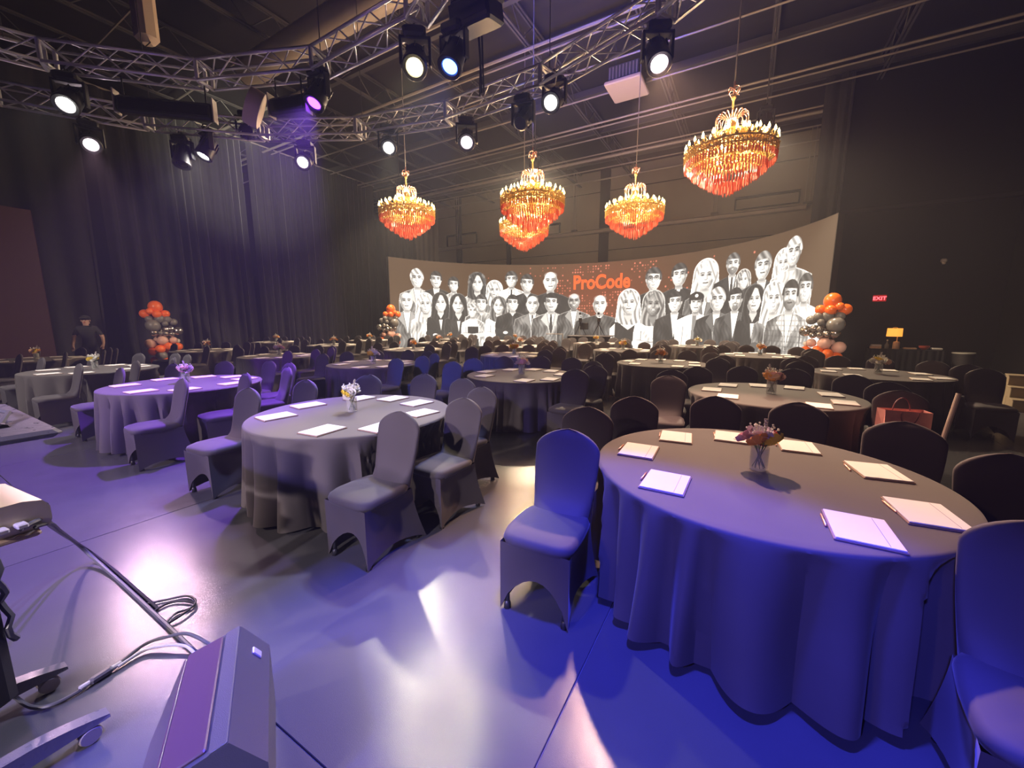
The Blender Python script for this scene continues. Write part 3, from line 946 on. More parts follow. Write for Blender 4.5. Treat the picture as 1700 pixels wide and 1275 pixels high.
moving_head((-3.04, 6.57, 5.27), (-2.4, 0.0, 0.5), 'white', 'white lamp with square flaps right of centre on the outer ring', WHITE, 150, 40)
moving_head((-1.31, 6.03, 5.14), (0.1, 3.4, 0.7), 'pink', 'rightmost pinkish lamp on the outer truss ring', (1.0, .56, .38), 1700, 56)
# the wash lamps on the near half of the rings, over and behind the viewer
for k, (loc, tgt, colr, pw, cone, bl, nm) in enumerate(WASH):
    moving_head(loc, tgt, 'off' if nm in ('warm white', 'rosy white', 'pale white', 'white', 'indigo', 'added rose fill') else ('blue' if nm in ('blue', 'azure', 'deep blue') else 'violet'),
                '%s wash lamp on the truss over the stage' % nm, colr, pw, cone, bl, 'wash lamps over the stage', radius=.12)
# lamps above the chandeliers
for (x, y, z, tg, cn, pw_, lab) in ((-7.9, 15.3, 7.9, (-7.4, 13.4, 0.0), 156, 6200, 'warm downlight over the middle chandelier pair'),
                           (0.0, 15.9, 7.9, (0.4, 13.6, 0.0), 112, 4200, 'warm downlight beside the rightmost chandelier'),
                           (-15.0, 14.8, 7.9, (-13.4, 12.4, 0.0), 88, 3800, 'warm downlight behind the leftmost chandelier')):
    t = moving_head((x, y, z), tg, 'warm', lab, (1.0, .76, .50), pw_, cn, .5, 'warm downlights over the chandeliers', radius=.2, scale=1.2)
    tag(build(MB().tube([(x, y, z + .6), (x, y, ZC)], .02, 6), 'drop_pipe', 'steel_dark'), 'drop pipe holding the ' + lab, 'pipe')
moving_head((-3.62, 6.55, 5.1), (-4.6, 12.5, 10.4), 'blue', 'dark lamp tilted up at the ceiling on the outer ring, glowing blue', (.06, .10, 1.0), 2200, 60, .8)
# black batten strips and a drum fan under the inner ring
def batten(a, b, label):
    a, b = Vector(a), Vector(b)
    t = thing('batten_light', label, 'batten light', (a + b) / 2, math.atan2(b.y - a.y, b.x - a.x), 'black batten lights')
    L = (b - a).length
    build(MB().bbox((0, 0, 0), (L, .14, .26), .03), 'housing', 'black_plastic', t, smooth=False)
    build(MB().bbox((0, -.075, 0), (L - .1, .02, .17), .005), 'front_glass', 'lens_off', t, smooth=False)
    for sx in (-1, 1):
        build(MB().bbox((sx * (L / 2 + .012), 0, .03), (.02, .16, .36), .005), 'bracket', 'steel_pale', t, smooth=False)
        build(MB().tube([(sx * (L / 2 - .1), 0, .13), (sx * (L / 2 - .1), 0, .42)], .012, 6), 'hanger', 'black_metal', t)
batten((-8.95, 2.80, 5.07), (-7.95, 3.72, 5.07), 'long black batten light under the inner ring, left one')
batten((-6.95, 4.12, 5.07), (-6.3, 4.32, 5.07), 'shorter black batten light under the inner ring beside the drum fan')
fan = thing('drum_fan', 'pale round drum fan hung under the inner truss ring', 'fan', (-7.15, 3.95, 5.05), math.radians(-20))
fan.rotation_euler = (math.radians(70), 0, math.radians(-30))
build(MB().lathe([(.24, -.09), (.27, -.10), (.28, 0), (.27, .10), (.24, .09)], 28), 'shroud', 'hvac', fan)
for k in range(5):
    a = 2 * PI * k / 5
    build(MB().bbox((.12 * math.cos(a), .12 * math.sin(a), 0), (.2, .09, .012), .004, M=Matrix.Rotation(a, 3, 'Z') @ Matrix.Rotation(.5, 3, 'X')), 'blade', 'steel_dark', fan, smooth=False)
build(MB().ball((0, 0, 0), .06), 'hub', 'steel_dark', fan)
# hung loudspeakers
sp = thing('line_array', 'black loudspeakers hung in a column beside the inner truss, red strap above', 'loudspeaker', (-3.35, 4.85, 0))
for k in range(4):
    z = 6.35 - k * .27
    M_ = Matrix.Rotation(.08 * k, 3, 'X')
    c = build(MB().bbox((0, -.02 * k, z), (.62, .40, .25), .03, M=M_), 'speaker_box', 'black_plastic', sp, smooth=False)
    build(MB().bbox((0, -.02 * k - .205, z), (.56, .015, .20), .005, M=M_), 'grille', 'black_metal', c, smooth=False)
build(MB().bbox((0, 0, 6.56), (.5, .4, .06), .01), 'fly_bar', 'black_metal', sp, smooth=False)
build(MB().tube([(0, 0, 6.56), (0.05, 0, 9.66)], .012, 5), 'chain', 'steel_dark', sp)
build(MB().tube([(-.1, -.1, 6.6), (.55, -.35, 7.6)], .018, 6), 'strap', 'red_strap', sp)
cb = thing('cable_loom', 'black cable bundle dropping from the ceiling between the truss rings', 'cable', (-3.75, 5.4, 0))
for k in range(3):
    r2 = random.Random(k)
    build(MB().tube([(.04 * k + .03 * math.sin(q * 1.3 + k), .03 * math.cos(q + k * 2), 5.0 + q * .42) for q in range(12)], .014, 5), 'cable', 'cable_black', cb)

# ================================================================== CHANDELIERS
def chandelier_meshes():
    d = {}
    r1 = random.Random(5)
    R = .80
    d['stem'] = MB().lathe([(.001, 1.02), (.03, 1.02), (.045, .96), (.02, .92), (.02, .72), (.06, .66), (.035, .58), (.10, .46), (.16, .36), (.07, .28), (.05, .05), (.10, -.05), (.06, -.30), (.001, -.34)], 14).mesh('stem', 'gold')
    m = MB()
    for k in range(18):
        a = 2 * PI * k / 18
        pts = []
        for q in range(9):
            t = q / 8
            rr = .03 + .26 * math.sin(t * PI * .62)
            zz = .52 + .20 * math.sin(t * PI * .95) - .16 * t * t
            pts.append((rr * math.cos(a), rr * math.sin(a), zz))
        m.tube(pts, [.012 - .006 * q / 8 for q in range(9)], 5)
        x, y, z = pts[-1]
        for q in range(3):
            m.octa((x, y, z - .05 - q * .05), .012, .026)
    d['crown_spray'] = m.mesh('crown_spray', 'rose_gold')
    m = MB()
    m.tube([(.28 * math.cos(a), .28 * math.sin(a), .34) for a in np.linspace(0, 2 * PI, 24)[:-1]], .014, 6, closed=True)
    for rr, zz, th in ((R, .0, .020), (.58, .10, .015), (R - .02, -.10, .015), (.36, .20, .014)):
        m.tube([(rr * math.cos(a), rr * math.sin(a), zz) for a in np.linspace(0, 2 * PI, 49)[:-1]], th, 6, closed=True)
    for k in range(24):
        a = 2 * PI * k / 24
        pts = []
        for q in range(8):
            t = q / 7
            rr = .06 + (R - .06) * t
            zz = .12 - .26 * math.sin(t * PI) * (1 - .25 * t) + .02 * t
            pts.append((rr * math.cos(a), rr * math.sin(a), zz - .02))
        m.tube(pts, .012, 5)
        if k % 2 == 0:
            pts = [((.06 + .50 * t) * math.cos(a + .13), (.06 + .50 * t) * math.sin(a + .13), .24 - .16 * math.sin(t * PI) + .02) for t in np.linspace(0, 1, 6)]
            m.tube(pts, .010, 5)
    d['frame'] = m.mesh('frame', 'gold')
    sl, fl, cups = MB(), MB(), MB()
    def candle(x, y, z):
        cups.lathe([(.008, -.03), (.035, -.005), (.042, .012), (.012, .014)], 8, (x, y, z))
        sl.lathe([(.013, 0), (.013, .075), (.001, .08)], 6, (x, y, z))
        fl.lathe([(.004, .078), (.026, .10), (.021, .13), (.001, .18)], 6, (x, y, z))
    for k in range(26):
        a = 2 * PI * k / 26
        candle(R * math.cos(a), R * math.sin(a), .03)
    for k in range(14):
        a = 2 * PI * k / 14 + .1
        candle(.57 * math.cos(a), .57 * math.sin(a), .13)
    for k in range(8):
        a = 2 * PI * k / 8 + .2
        candle(.36 * math.cos(a), .36 * math.sin(a), .23)
    for k in range(8):
        a = 2 * PI * k / 8
        candle(.45 * math.cos(a), .45 * math.sin(a), -.16)
    d['candle_cups'] = cups.mesh('candle_cups', 'gold')
    d['candle_sleeves'] = sl.mesh('candle_sleeves', 'candle_sleeve')
    d['candle_flames'] = fl.mesh('candle_flames', 'candle_flame')
    m = MB()
    # garlands of beads swagged over the bowl and between the rings
    for k in range(26):
        a0, a1 = 2 * PI * k / 26, 2 * PI * (k + 1) / 26
        for q in range(1, 8):
            t = q / 8
            a = a0 + (a1 - a0) * t
            s = .07 * math.sin(PI * t)
            m.octa((R * 1.01 * math.cos(a), R * 1.01 * math.sin(a), -.01 - s), .011, .015)
            m.octa((.58 * math.cos(a), .58 * math.sin(a), .09 - s * .8), .010, .014)
            m.octa((.36 * math.cos(a), .36 * math.sin(a), .19 - s * .6), .009, .012)
        for q in range(1, 9):
            t = q / 9
            rr = .30 + (R - .30) * t
            m.octa((rr * math.cos(a0 + .05), rr * math.sin(a0 + .05), .34 - .34 * t - .12 * math.sin(PI * t)), .011, .016)
            rr = .10 + (R - .12) * t
            m.octa((rr * math.cos(a0 + .12), rr * math.sin(a0 + .12), -.30 + .20 * t ** 1.5), .013, .018)
    for k in range(900):
        a = r1.uniform(0, 2 * PI)
        rr = R * math.sqrt(r1.uniform(.04, 1))
        zz = -.36 + .30 * (rr / R) ** 1.4 + r1.uniform(-.02, .16)
        m.octa((rr * math.cos(a), rr * math.sin(a), zz), r1.uniform(.010, .022), r1.uniform(.014, .03))
    d['bead_garlands'] = m.mesh('bead_garlands', 'amber_crystal', smooth=False)
    def prism(m, x, y, zt, l2, w=.0095):
        m.add([(x - w, y - w, zt), (x + w, y - w, zt), (x + w, y + w, zt), (x - w, y + w, zt), (x - w, y - w, zt - l2), (x + w, y - w, zt - l2), (x + w, y + w, zt - l2), (x - w, y + w, zt - l2), (x, y, zt - l2 - .03)],
              [(0, 1, 2, 3), (0, 4, 5, 1), (1, 5, 6, 2), (2, 6, 7, 3), (3, 7, 4, 0), (4, 8, 5), (5, 8, 6), (6, 8, 7), (7, 8, 4)])
    am = MB()
    for rr, n_, zt, ln in ((R, 84, -.04, .09), (.64, 60, -.12, .10)):
        for k in range(n_):
            a = 2 * PI * k / n_
            prism(am, rr * math.cos(a), rr * math.sin(a), zt, ln)
    for k in range(700):
        a = r1.uniform(0, 2 * PI)
        am.octa((R * 1.02 * math.cos(a), R * 1.02 * math.sin(a), r1.uniform(-.17, .01)), r1.uniform(.008, .015), r1.uniform(.012, .02))
    d['candlelit_drops'] = am.mesh('candlelit_drops', 'amber_crystal', smooth=False)  # upper fringe coloured amber as if lit by the candles
    m = MB()
    for rr, n_, zt, ln in ((R, 84, -.16, .11), (.66, 66, -.28, .14), (.52, 52, -.38, .15), (.38, 38, -.46, .16), (.25, 26, -.53, .17), (.12, 12, -.58, .19)):
        for k in range(n_):
            a = 2 * PI * k / n_
            prism(m, rr * math.cos(a), rr * math.sin(a), zt, ln * r1.uniform(.85, 1.08))
    d['prism_fringe'] = m.mesh('prism_fringe', 'red_crystal', smooth=False)
    m = MB()
    for k in range(4):
        a = 2 * PI * k / 4
        m.tube([(.10 * math.cos(a + t) * (1 if t < 3 else .6), .10 * math.sin(a + t), 1.02 + .12 * math.sin(t)) for t in np.linspace(0, PI, 6)], .008, 5)
    m.tube([(.0, 0, 1.02), (0, 0, 1.25)], .018, 6)
    d['hook'] = m.mesh('hook', 'rose_gold')
    return d
CH = chandelier_meshes()
for (x, y, z, s, lab) in ((-9.04, 9.2, 4.88, 1.0, 'leftmost crystal chandelier, glowing amber with red fringe'),
                          (-4.98, 9.52, 4.70, 1.0, 'upper crystal chandelier of the overlapping middle pair'),
                          (-6.65, 12.13, 4.76, 1.0, 'lower smaller looking crystal chandelier of the overlapping middle pair'),
                          (-3.06, 12.19, 4.80, 1.0, 'crystal chandelier right of the middle pair, above the orange lettering'),
                          (-0.56, 9.38, 4.92, 1.0, 'rightmost and largest looking crystal chandelier, tilted oval of candles')):
    t = thing('chandelier', lab, 'chandelier', (x, y, z), random.uniform(0, 1), 'crystal chandeliers over the tables')
    for k, me in CH.items():
        o = put(k, me, t)
        if k in ('candle_cups', 'candle_sleeves', 'candle_flames', 'bead_garlands', 'candlelit_drops', 'prism_fringe'):
            o['kind'] = 'stuff'
    build(MB().tube([(0, 0, 1.2), (0, 0, ZC - z)], .012, 6), 'rod', 'steel_pale', t)
    for (zz, pw, rad) in ((.42, 520, .25), (-.05, 170, .12), (-.30, 60, .10)):
        l = bpy.data.lights.new('candle_light', 'POINT')
        l.energy = pw
        l.color = (1.0, .64, .36)
        l.shadow_soft_size = rad
        lo = bpy.data.objects.new('candle_light', l)
        COL.objects.link(lo)
        lo.location = (x, y, z + zz)
# ================================================================== CHAIRS
def sup(t, p):
    return math.copysign(abs(t) ** p, t)
def chair_meshes(detail=1):
    """stretch covered banquet chair, front towards -y, origin on the floor under the seat"""
    nb, nr = (22, 24) if detail else (12, 12)
    # backrest: rings up a tilted, crowned slab whose foot sweeps forward into the seat
    m = MB()
    vv = []
    Z0, Z1 = .43, .965
    for j in range(nb + 1):
        f = j / nb
        z = Z0 + (Z1 - Z0) * (1 - (1 - f) ** 1.35)
        if z < .84:
            w = .178 + .034 * math.sin((z - .43) / .41 * PI * .5)
        else:
            q = (z - .84) / (Z1 - .84)
            w = .212 * (1 - q ** 1.75) ** .62 if q < 1 else .004
        w = max(w, .006)
        yb = .195 + .115 * ((z - .43) / .53) ** 1.15
        th = .030 * (1 if z < .9 else max(.15, (1 - ((z - .9) / .066) ** 2) ** .5 if z < .966 else .15))
        sweep = .13 * math.exp(-(z - .455) / .055)
        for k in range(nr):
            a = 2 * PI * k / nr
            cx, sy = sup(math.cos(a), .55), math.sin(a)
            x = w * cx
            y = yb + th * sup(sy, .8)
            if sy < 0:
                y -= sweep * (-sy) * (1 - .35 * (cx * cx))
                y += .018 * (1 - cx * cx) * (z > .5)
            vv.append((x, y, z))
    fs = [(j * nr + k, j * nr + (k + 1) % nr, (j + 1) * nr + (k + 1) % nr, (j + 1) * nr + k) for j in range(nb) for k in range(nr)]
    fs.append(tuple(nb * nr + k for k in range(nr)))
    m.add(vv, fs)
    back = m
    # seat cushion: crowned rounded pad
    m = MB()
    vv, n = [], (28 if detail else 14)
    prof = [(.90, .405), (1.0, .42), (1.03, .445), (.99, .468), (.90, .480), (.6, .488), (.25, .490), (.0, .491)]
    for (sc, z) in prof:
        for k in range(n):
            a = 2 * PI * k / n
            x, y = .212 * sup(math.cos(a), .42), .225 * sup(math.sin(a), .42) - .02
            x *= (1 - .07 * (y > 0) * (y / .225))
            vv.append((x * sc, (y + .02) * sc - .02, z - .006 * (y < -.15) * sc))
    fs = [(j * n + k, j * n + (k + 1) % n, (j + 1) * n + (k + 1) % n, (j + 1) * n + k) for j in range(len(prof) - 1) for k in range(n)]
    m.add(vv, fs)
    seat = m
    # skirt: stretched cloth from the seat rim to four feet with arched hems
    m = MB()
    feet = [(-.205, -.235), (.205, -.235), (.215, .315), (-.215, .315)]
    rim = [(-.205, -.235), (.205, -.235), (.188, .205), (-.188, .205)]
    arch = [.20, .062, .15, .062]
    q = 10 if detail else 5
    rows = 9 if detail else 4
    vv = []
    cols = 4 * q
    for j in range(rows + 1):
        f = j / rows
        for e in range(4):
            for k in range(q):
                t = k / q
                (ax, ay), (bx, by) = rim[e], rim[(e + 1) % 4]
                (cx, cy), (dx, dy) = feet[e], feet[(e + 1) % 4]
                x0, y0 = ax + (bx - ax) * t, ay + (by - ay) * t
                x1, y1 = cx + (dx - cx) * t, cy + (dy - cy) * t
                hem = .006 + arch[e] * (max(0, math.sin(PI * t)) ** .62)
                z = .425 + (hem - .425) * f
                g = (.425 - z) / .425
                # taut cloth: bows inwards between the feet
                ins = .035 * math.sin(PI * t) * math.sin(PI * min(1, g * .95)) + .02 * math.sin(PI * t) * g
                nx, ny = [(0, 1), (-1, 0), (0, -1), (1, 0)][e]
                gg = g ** 1.5
                vv.append((x0 + (x1 - x0) * gg + nx * ins, y0 + (y1 - y0) * gg + ny * ins, z))
    fs = [(j * cols + k, (j + 1) * cols + k, (j + 1) * cols + (k + 1) % cols, j * cols + (k + 1) % cols) for j in range(rows) for k in range(cols)]
    m.add(vv, fs)
    skirt = m
    # a leg with its cloth foot pocket
    leg = MB().tube([(0, 0, .40), (0, 0, .10), (0, 0, .02)], [.013, .013, .016], 8).lathe([(.001, 0), (.022, 0), (.020, .03), (.014, .05)], 8)
    rear = MB().tube([(0, -.075, .40), (0, -.05, .22), (0, 0, .02)], [.013, .013, .016], 8).lathe([(.001, 0), (.022, 0), (.020, .03), (.014, .05)], 8)
    return back, seat, skirt, leg, rear
cb_, cs_, ck_, cl_, cr_ = chair_meshes(1)
CHAIR = dict(backrest=smooth_by_angle(cb_.mesh('backrest', 'spandex'), 70), seat=smooth_by_angle(cs_.mesh('seat', 'spandex'), 70),
             skirt=smooth_by_angle(ck_.mesh('skirt', 'spandex'), 60), leg=cl_.mesh('leg', 'chair_steel'), rear=cr_.mesh('leg', 'chair_steel'))
def far_chair_mesh():
    a, b, c, l, r_ = chair_meshes(0)
    m = MB()
    for q in (a, b, c):
        m.add(q.v, q.f)
    return smooth_by_angle(m.mesh('chair_cover', 'spandex'), 70)
FAR = far_chair_mesh()
LEGS = ((-.175, -.205), (.175, -.205), (.165, .265), (-.165, .265))
def chair(back_xy, face_deg, label, full=True, group='stretch covered banquet chairs'):
    """back_xy: where the top of the backrest stands; face_deg 0 = facing the stage (-v)"""
    a = math.radians(face_deg)
    off = Matrix.Rotation(a, 2) @ Vector((0, .30))
    loc = (back_xy[0] - off.x, back_xy[1] - off.y, 0)
    if not full:
        o = put('banquet_chair', FAR, None, loc, (0, 0, a))
        return tag(o, label, 'chair', group)
    t = thing('banquet_chair', label, 'chair', loc, a, group)
    for k in ('backrest', 'seat', 'skirt'):
        put(k, CHAIR[k], t)
    for (x, y) in LEGS:
        put('leg', CHAIR['leg' if y < 0 else 'rear'], t, (x, y, 0))
    return t

# ================================================================== TABLES
TR, TH = 0.914, 0.762
def cloth_mesh(seed, nth=200, nz=12, hem=.035, folds=24, chairs=()):
    """floor-length round cloth; the seats tucked under the table push it inwards"""
    r1 = random.Random(seed)
    m = MB()
    vv = []
    # irregular fold positions round the table
    edges = [0.0]
    for k in range(folds):
        edges.append(edges[-1] + r1.uniform(.6, 1.5))
    tot = edges[-1]
    edges = [e / tot * 2 * PI for e in edges]
    amp = [r1.uniform(.55, 1.15) for _ in range(folds)]
    import bisect
    for (rr) in (0.0001, .35, .7, .86):
        for i in range(nth):
            a = 2 * PI * i / nth
            vv.append((rr * math.cos(a), rr * math.sin(a), TH + .006))
    prof = [(TR - .012, TH + .006), (TR + .002, TH + .002), (TR + .008, TH - .010)]
    for (rr, z) in prof:
        for i in range(nth):
            a = 2 * PI * i / nth
            vv.append((rr * math.cos(a), rr * math.sin(a), z))
    for j in range(1, nz + 1):
        f = j / nz
        for i in range(nth):
            a = 2 * PI * i / nth
            q = min(folds - 1, bisect.bisect_right(edges, a) - 1)
            ph = (a - edges[q]) / (edges[q + 1] - edges[q])
            ph = ph ** (.75 + .5 * ((q * 7) % 5) / 4)
            shape = (.5 - .5 * math.cos(2 * PI * ph)) ** .62
            g = f ** .55
            A = (.052 + .030 * f) * amp[q] * g
            rr = TR + .006 - .070 * g * (1 - shape) + A * shape + .006 * g * math.sin(9 * a + 5 * f + seed)
            tw = .05 * g * math.sin(q * 1.7 + seed)
            z = TH - .010 - (TH - .010 - hem) * f + (.02 * (shape - .5) * f if j == nz else 0)
            ca, sa = math.cos(a + tw), math.sin(a + tw)
            if z < .75:
                lim = rr
                for (ox, oy, co, so) in chairs:
                    for _ in range(30):
                        dx, dy = lim * ca - ox, lim * sa - oy
                        lx, ly = dx * co + dy * so, -dx * so + dy * co
                        if abs(lx) < .275 and -.30 < ly < .40:
                            lim -= .02
                        else:
                            break
                if lim < rr:
                    k = min(1.0, (.75 - z) / .15)
                    rr = rr + (lim - rr) * k
            vv.append((rr * ca, rr * sa, z))
    rows = 4 + len(prof) + nz
    fs = [(j * nth + i, (j + 1) * nth + i, (j + 1) * nth + (i + 1) % nth, j * nth + (i + 1) % nth) for j in range(rows - 1) for i in range(nth)]
    m.add(vv, fs)
    return smooth_by_angle(m.mesh('tablecloth', 'linen'), 50)
TOP = MB().lathe([(.001, TH - .03), (TR - .006, TH - .03), (TR - .004, TH - .012), (TR - .006, TH), (.001, TH)], 48).mesh('tabletop', 'wood_top')
TLEG = MB().tube([(0, 0, 0.0), (0, 0, TH - .03)], .016, 6).mesh('leg', 'chair_steel')

PADW, PADL = .216, .279
PB = MB().bbox((0, 0, .004), (PADW + .012, PADL + .012, .008), .002).mesh('backing', 'pad_back', smooth=False)
PP = MB().bbox((0, 0, .011), (PADW, PADL, .006), .0015).mesh('paper', 'paper', smooth=False)
PRULE = MB().box((PADW / 2 - .045, 0, .01425), (.0022, PADL - .02, .0006)).mesh('margin_rule', 'paper_rule', smooth=False)
PEN_B = MB().lathe([(.001, 0), (.0012, .002), (.0048, .016), (.0052, .03), (.0052, .128), (.004, .134), (.001, .135)], 10, M=Matrix.Rotation(PI / 2, 3, 'X')).mesh('barrel', 'rose_gold')
PEN_C = MB().box((0, -.105, .0062), (.003, .045, .002)).mesh('pocket_clip', 'aluminium', smooth=False)

def bloom_mesh(name, material, layers=3, n=7, seed=1):
    r1 = random.Random(seed)
    m = MB()
    for L in range(layers):
        tilt = .25 + .45 * L
        rad = .010 + .009 * L
        for k in range(n - (layers - 1 - L)):
            a = 2 * PI * k / (n - (layers - 1 - L)) + L * .5 + r1.uniform(-.1, .1)
            # petal: little cupped quad fan
            w, l = .016 + .004 * L, .026 + .006 * L
            base = Vector((rad * math.cos(a) * .5, rad * math.sin(a) * .5, 0))
            out = Vector((math.cos(a), math.sin(a), 0))
            side = Vector((-math.sin(a), math.cos(a), 0))
            up = Vector((0, 0, 1))
            d1 = (out * math.sin(tilt) + up * math.cos(tilt))
            d2 = (out * math.sin(tilt * .5) + up * math.cos(tilt * .5))
            p = [base - side * w * .3, base + side * w * .3, base + d1 * l * .5 + side * w, base + d1 * l * .5 - side * w, base + d1 * l * .55 + d2 * l * .45 + side * w * .5, base + d1 * l * .55 + d2 * l * .45 - side * w * .5, base + d1 * l * .5 - out * .004]
            m.add(p, [(0, 1, 6), (1, 2, 6), (2, 4, 6), (4, 5, 6), (5, 3, 6), (3, 0, 6)])
    m.ball((0, 0, .006), .013, 8, 5, (1, 1, .8))
    return m.mesh(name, material)
BLOOMS = {c: bloom_mesh('bloom', 'petal_' + c, seed=i) for i, c in enumerate(('white', 'yellow', 'orange', 'peach', 'pink', 'lilac', 'red'))}
VASE = MB().lathe([(.001, 0), (.036, 0), (.040, .006), (.041, .115), (.0405, .118), (.037, .116), (.0365, .012), (.001, .010)], 28).mesh('vase', 'glass')
SPRIG = MB()
SPRIG.tube([(0, 0, 0), (.004, 0, .10)], .0015, 5)
for k in range(16):
    SPRIG.ball((.004 * k / 16 + .005 * math.cos(k * 2.4), .005 * math.sin(k * 2.4), .045 + k * .0036), .005, 6, 4)
SPRIG = SPRIG.mesh('sprig', 'sprig')
FILL = MB()
r1 = random.Random(3)
for k in range(34):
    a, q = r1.uniform(0, 2 * PI), r1.uniform(.2, 1)
    x, y, z = .07 * q * math.cos(a), .07 * q * math.sin(a), .03 + .035 * r1.random()
    FILL.tube([(0, 0, -.03), (x, y, z)], .0008, 3, cap=False)
    FILL.ball((x, y, z), .0055, 5, 4)
FILL = FILL.mesh('filler_blossoms', 'petal_white')
STEMS = MB()
for k in range(9):
    a = 2 * PI * k / 9
    STEMS.tube([(.028 * math.cos(a + 2.6), .028 * math.sin(a + 2.6), .014), (.02 * math.cos(a), .02 * math.sin(a), .11), (.035 * math.cos(a), .035 * math.sin(a), .15)], .0022, 5)
STEMS = STEMS.mesh('stems', 'stem_green')
MIX = {'mixed': ('lilac', 'yellow', 'red', 'lilac', 'pink', 'pink', 'lilac', 'orange'), 'yellow': ('white', 'yellow', 'white', 'white', 'yellow', 'white', 'white'),
       'pink': ('pink', 'lilac', 'pink', 'peach', 'lilac', 'pink', 'white'), 'white': ('white', 'white', 'yellow', 'white', 'white', 'lilac', 'white'),
       'peach': ('peach', 'orange', 'peach', 'pink', 'peach', 'orange', 'peach'), 'gold': ('yellow', 'orange', 'yellow', 'yellow', 'peach', 'yellow', 'orange'),
       'magenta': ('pink', 'pink', 'lilac', 'pink', 'pink', 'peach', 'pink'), 'cream': ('white', 'peach', 'white', 'yellow', 'white', 'peach', 'white')}
def flowers(x, y, mix, label, seed, big=1.0):
    r1 = random.Random(seed)
    t = thing('flower_vase', label, 'flowers', (x, y, TH + .0065), r1.uniform(0, 6), 'flower vases on the tables')
    t.scale = (big,) * 3
    put('vase', VASE, t)
    o = put('stems', STEMS, t)
    o['kind'] = 'stuff'
    o = put('filler_blossoms', FILL, t, (0, 0, .165))
    o['kind'] = 'stuff'
    put('sprig', SPRIG, t, (.01, .012, .17), (.12, .22, 0))
    cs = MIX[mix]
    for k, c in enumerate(cs):
        a = 2 * PI * k / len(cs) * 1.0 + .3
        rr = .056 if k % 3 else .022
        b = put('bloom', BLOOMS[c], t, (rr * math.cos(a), rr * math.sin(a), .142 + .022 * (k % 3 == 0) + r1.uniform(-.006, .01)), (math.sin(a) * -.7 * rr / .05, math.cos(a) * .7 * rr / .05, r1.uniform(0, 6)))
        b.scale = (r1.uniform(1.05, 1.35),) * 3

ROWS = ['front row', 'second row', 'third row', 'fourth row', 'back row']
ORD = ['rightmost', 'second from right', 'third from right', 'fourth from right', 'fifth from right', 'leftmost']
GRID = [  # rows of tables from the stage to the video wall, each from right to left: (u, v, flowers)
    [(0.105, 2.71, 'mixed'), (-3.25, 2.49, 'yellow'), (-6.86, 2.47, 'pink'), (-10.38, 2.36, 'yellow'), (-14.24, 2.33, 'gold')],
    [(0.32, 5.70, 'peach'), (-3.16, 5.73, 'pink'), (-6.68, 5.66, 'white'), (-10.32, 5.75, 'magenta'), (-14.14, 5.73, 'peach')],
    [(1.97, 8.85, 'cream'), (-1.50, 8.87, 'peach'), (-5.27, 9.15, 'gold'), (-9.09, 9.30, 'peach'), (-13.28, 9.45, 'peach'), (-17.35, 9.57, 'peach')],
    [(0.34, 12.18, 'peach'), (-3.21, 12.29, 'gold'), (-6.90, 12.36, 'peach'), (-11.0, 12.73, 'peach'), (-15.19, 12.72, 'peach')],
    [(-1.49, 15.53, 'cream'), (-5.20, 15.61, 'gold'), (-9.0, 15.6, 'peach'), (-12.8, 15.7, 'peach')],
]
SLOTS = [(-1.12, -.42, 2, 'front left'), (-1.17, .26, 4, 'left side'), (-.92, .92, 14, 'back left'), (-.31, 1.33, 5, 'back, left of middle'),
         (.33, 1.33, -5, 'back, right of middle'), (.90, .90, -14, 'back right'), (1.15, .26, -4, 'right side'), (1.08, -.42, -2, 'front right')]
PADS = [(-.67, -.04), (-.5, .43), (-.42, -.51), (-.14, .64), (.27, .61), (.62, .28), (.67, -.29), (.38, -.62)]
PADN = ['left side', 'back left', 'front left', 'back, left of middle', 'back, right of middle', 'back right', 'right side', 'front right']
FN = {'mixed': 'pink, red and orange flowers', 'yellow': 'yellow and white flowers', 'pink': 'pink and peach flowers', 'white': 'white flowers', 'peach': 'peach flowers', 'gold': 'golden flowers', 'magenta': 'bright pink flowers', 'cream': 'cream flowers'}
FIX = {}   # chairs measured one by one: (row, column, slot) -> (du, dv, face)
FIX[(0, 0, 0)] = (-1.03, -.42, 3)
FIX[(0, 0, 7)] = (.85, -.70, -8)
FIX[(0, 1, 7)] = (1.02, -.38, 0)
FIX[(0, 1, 6)] = (1.12, .30, -4)
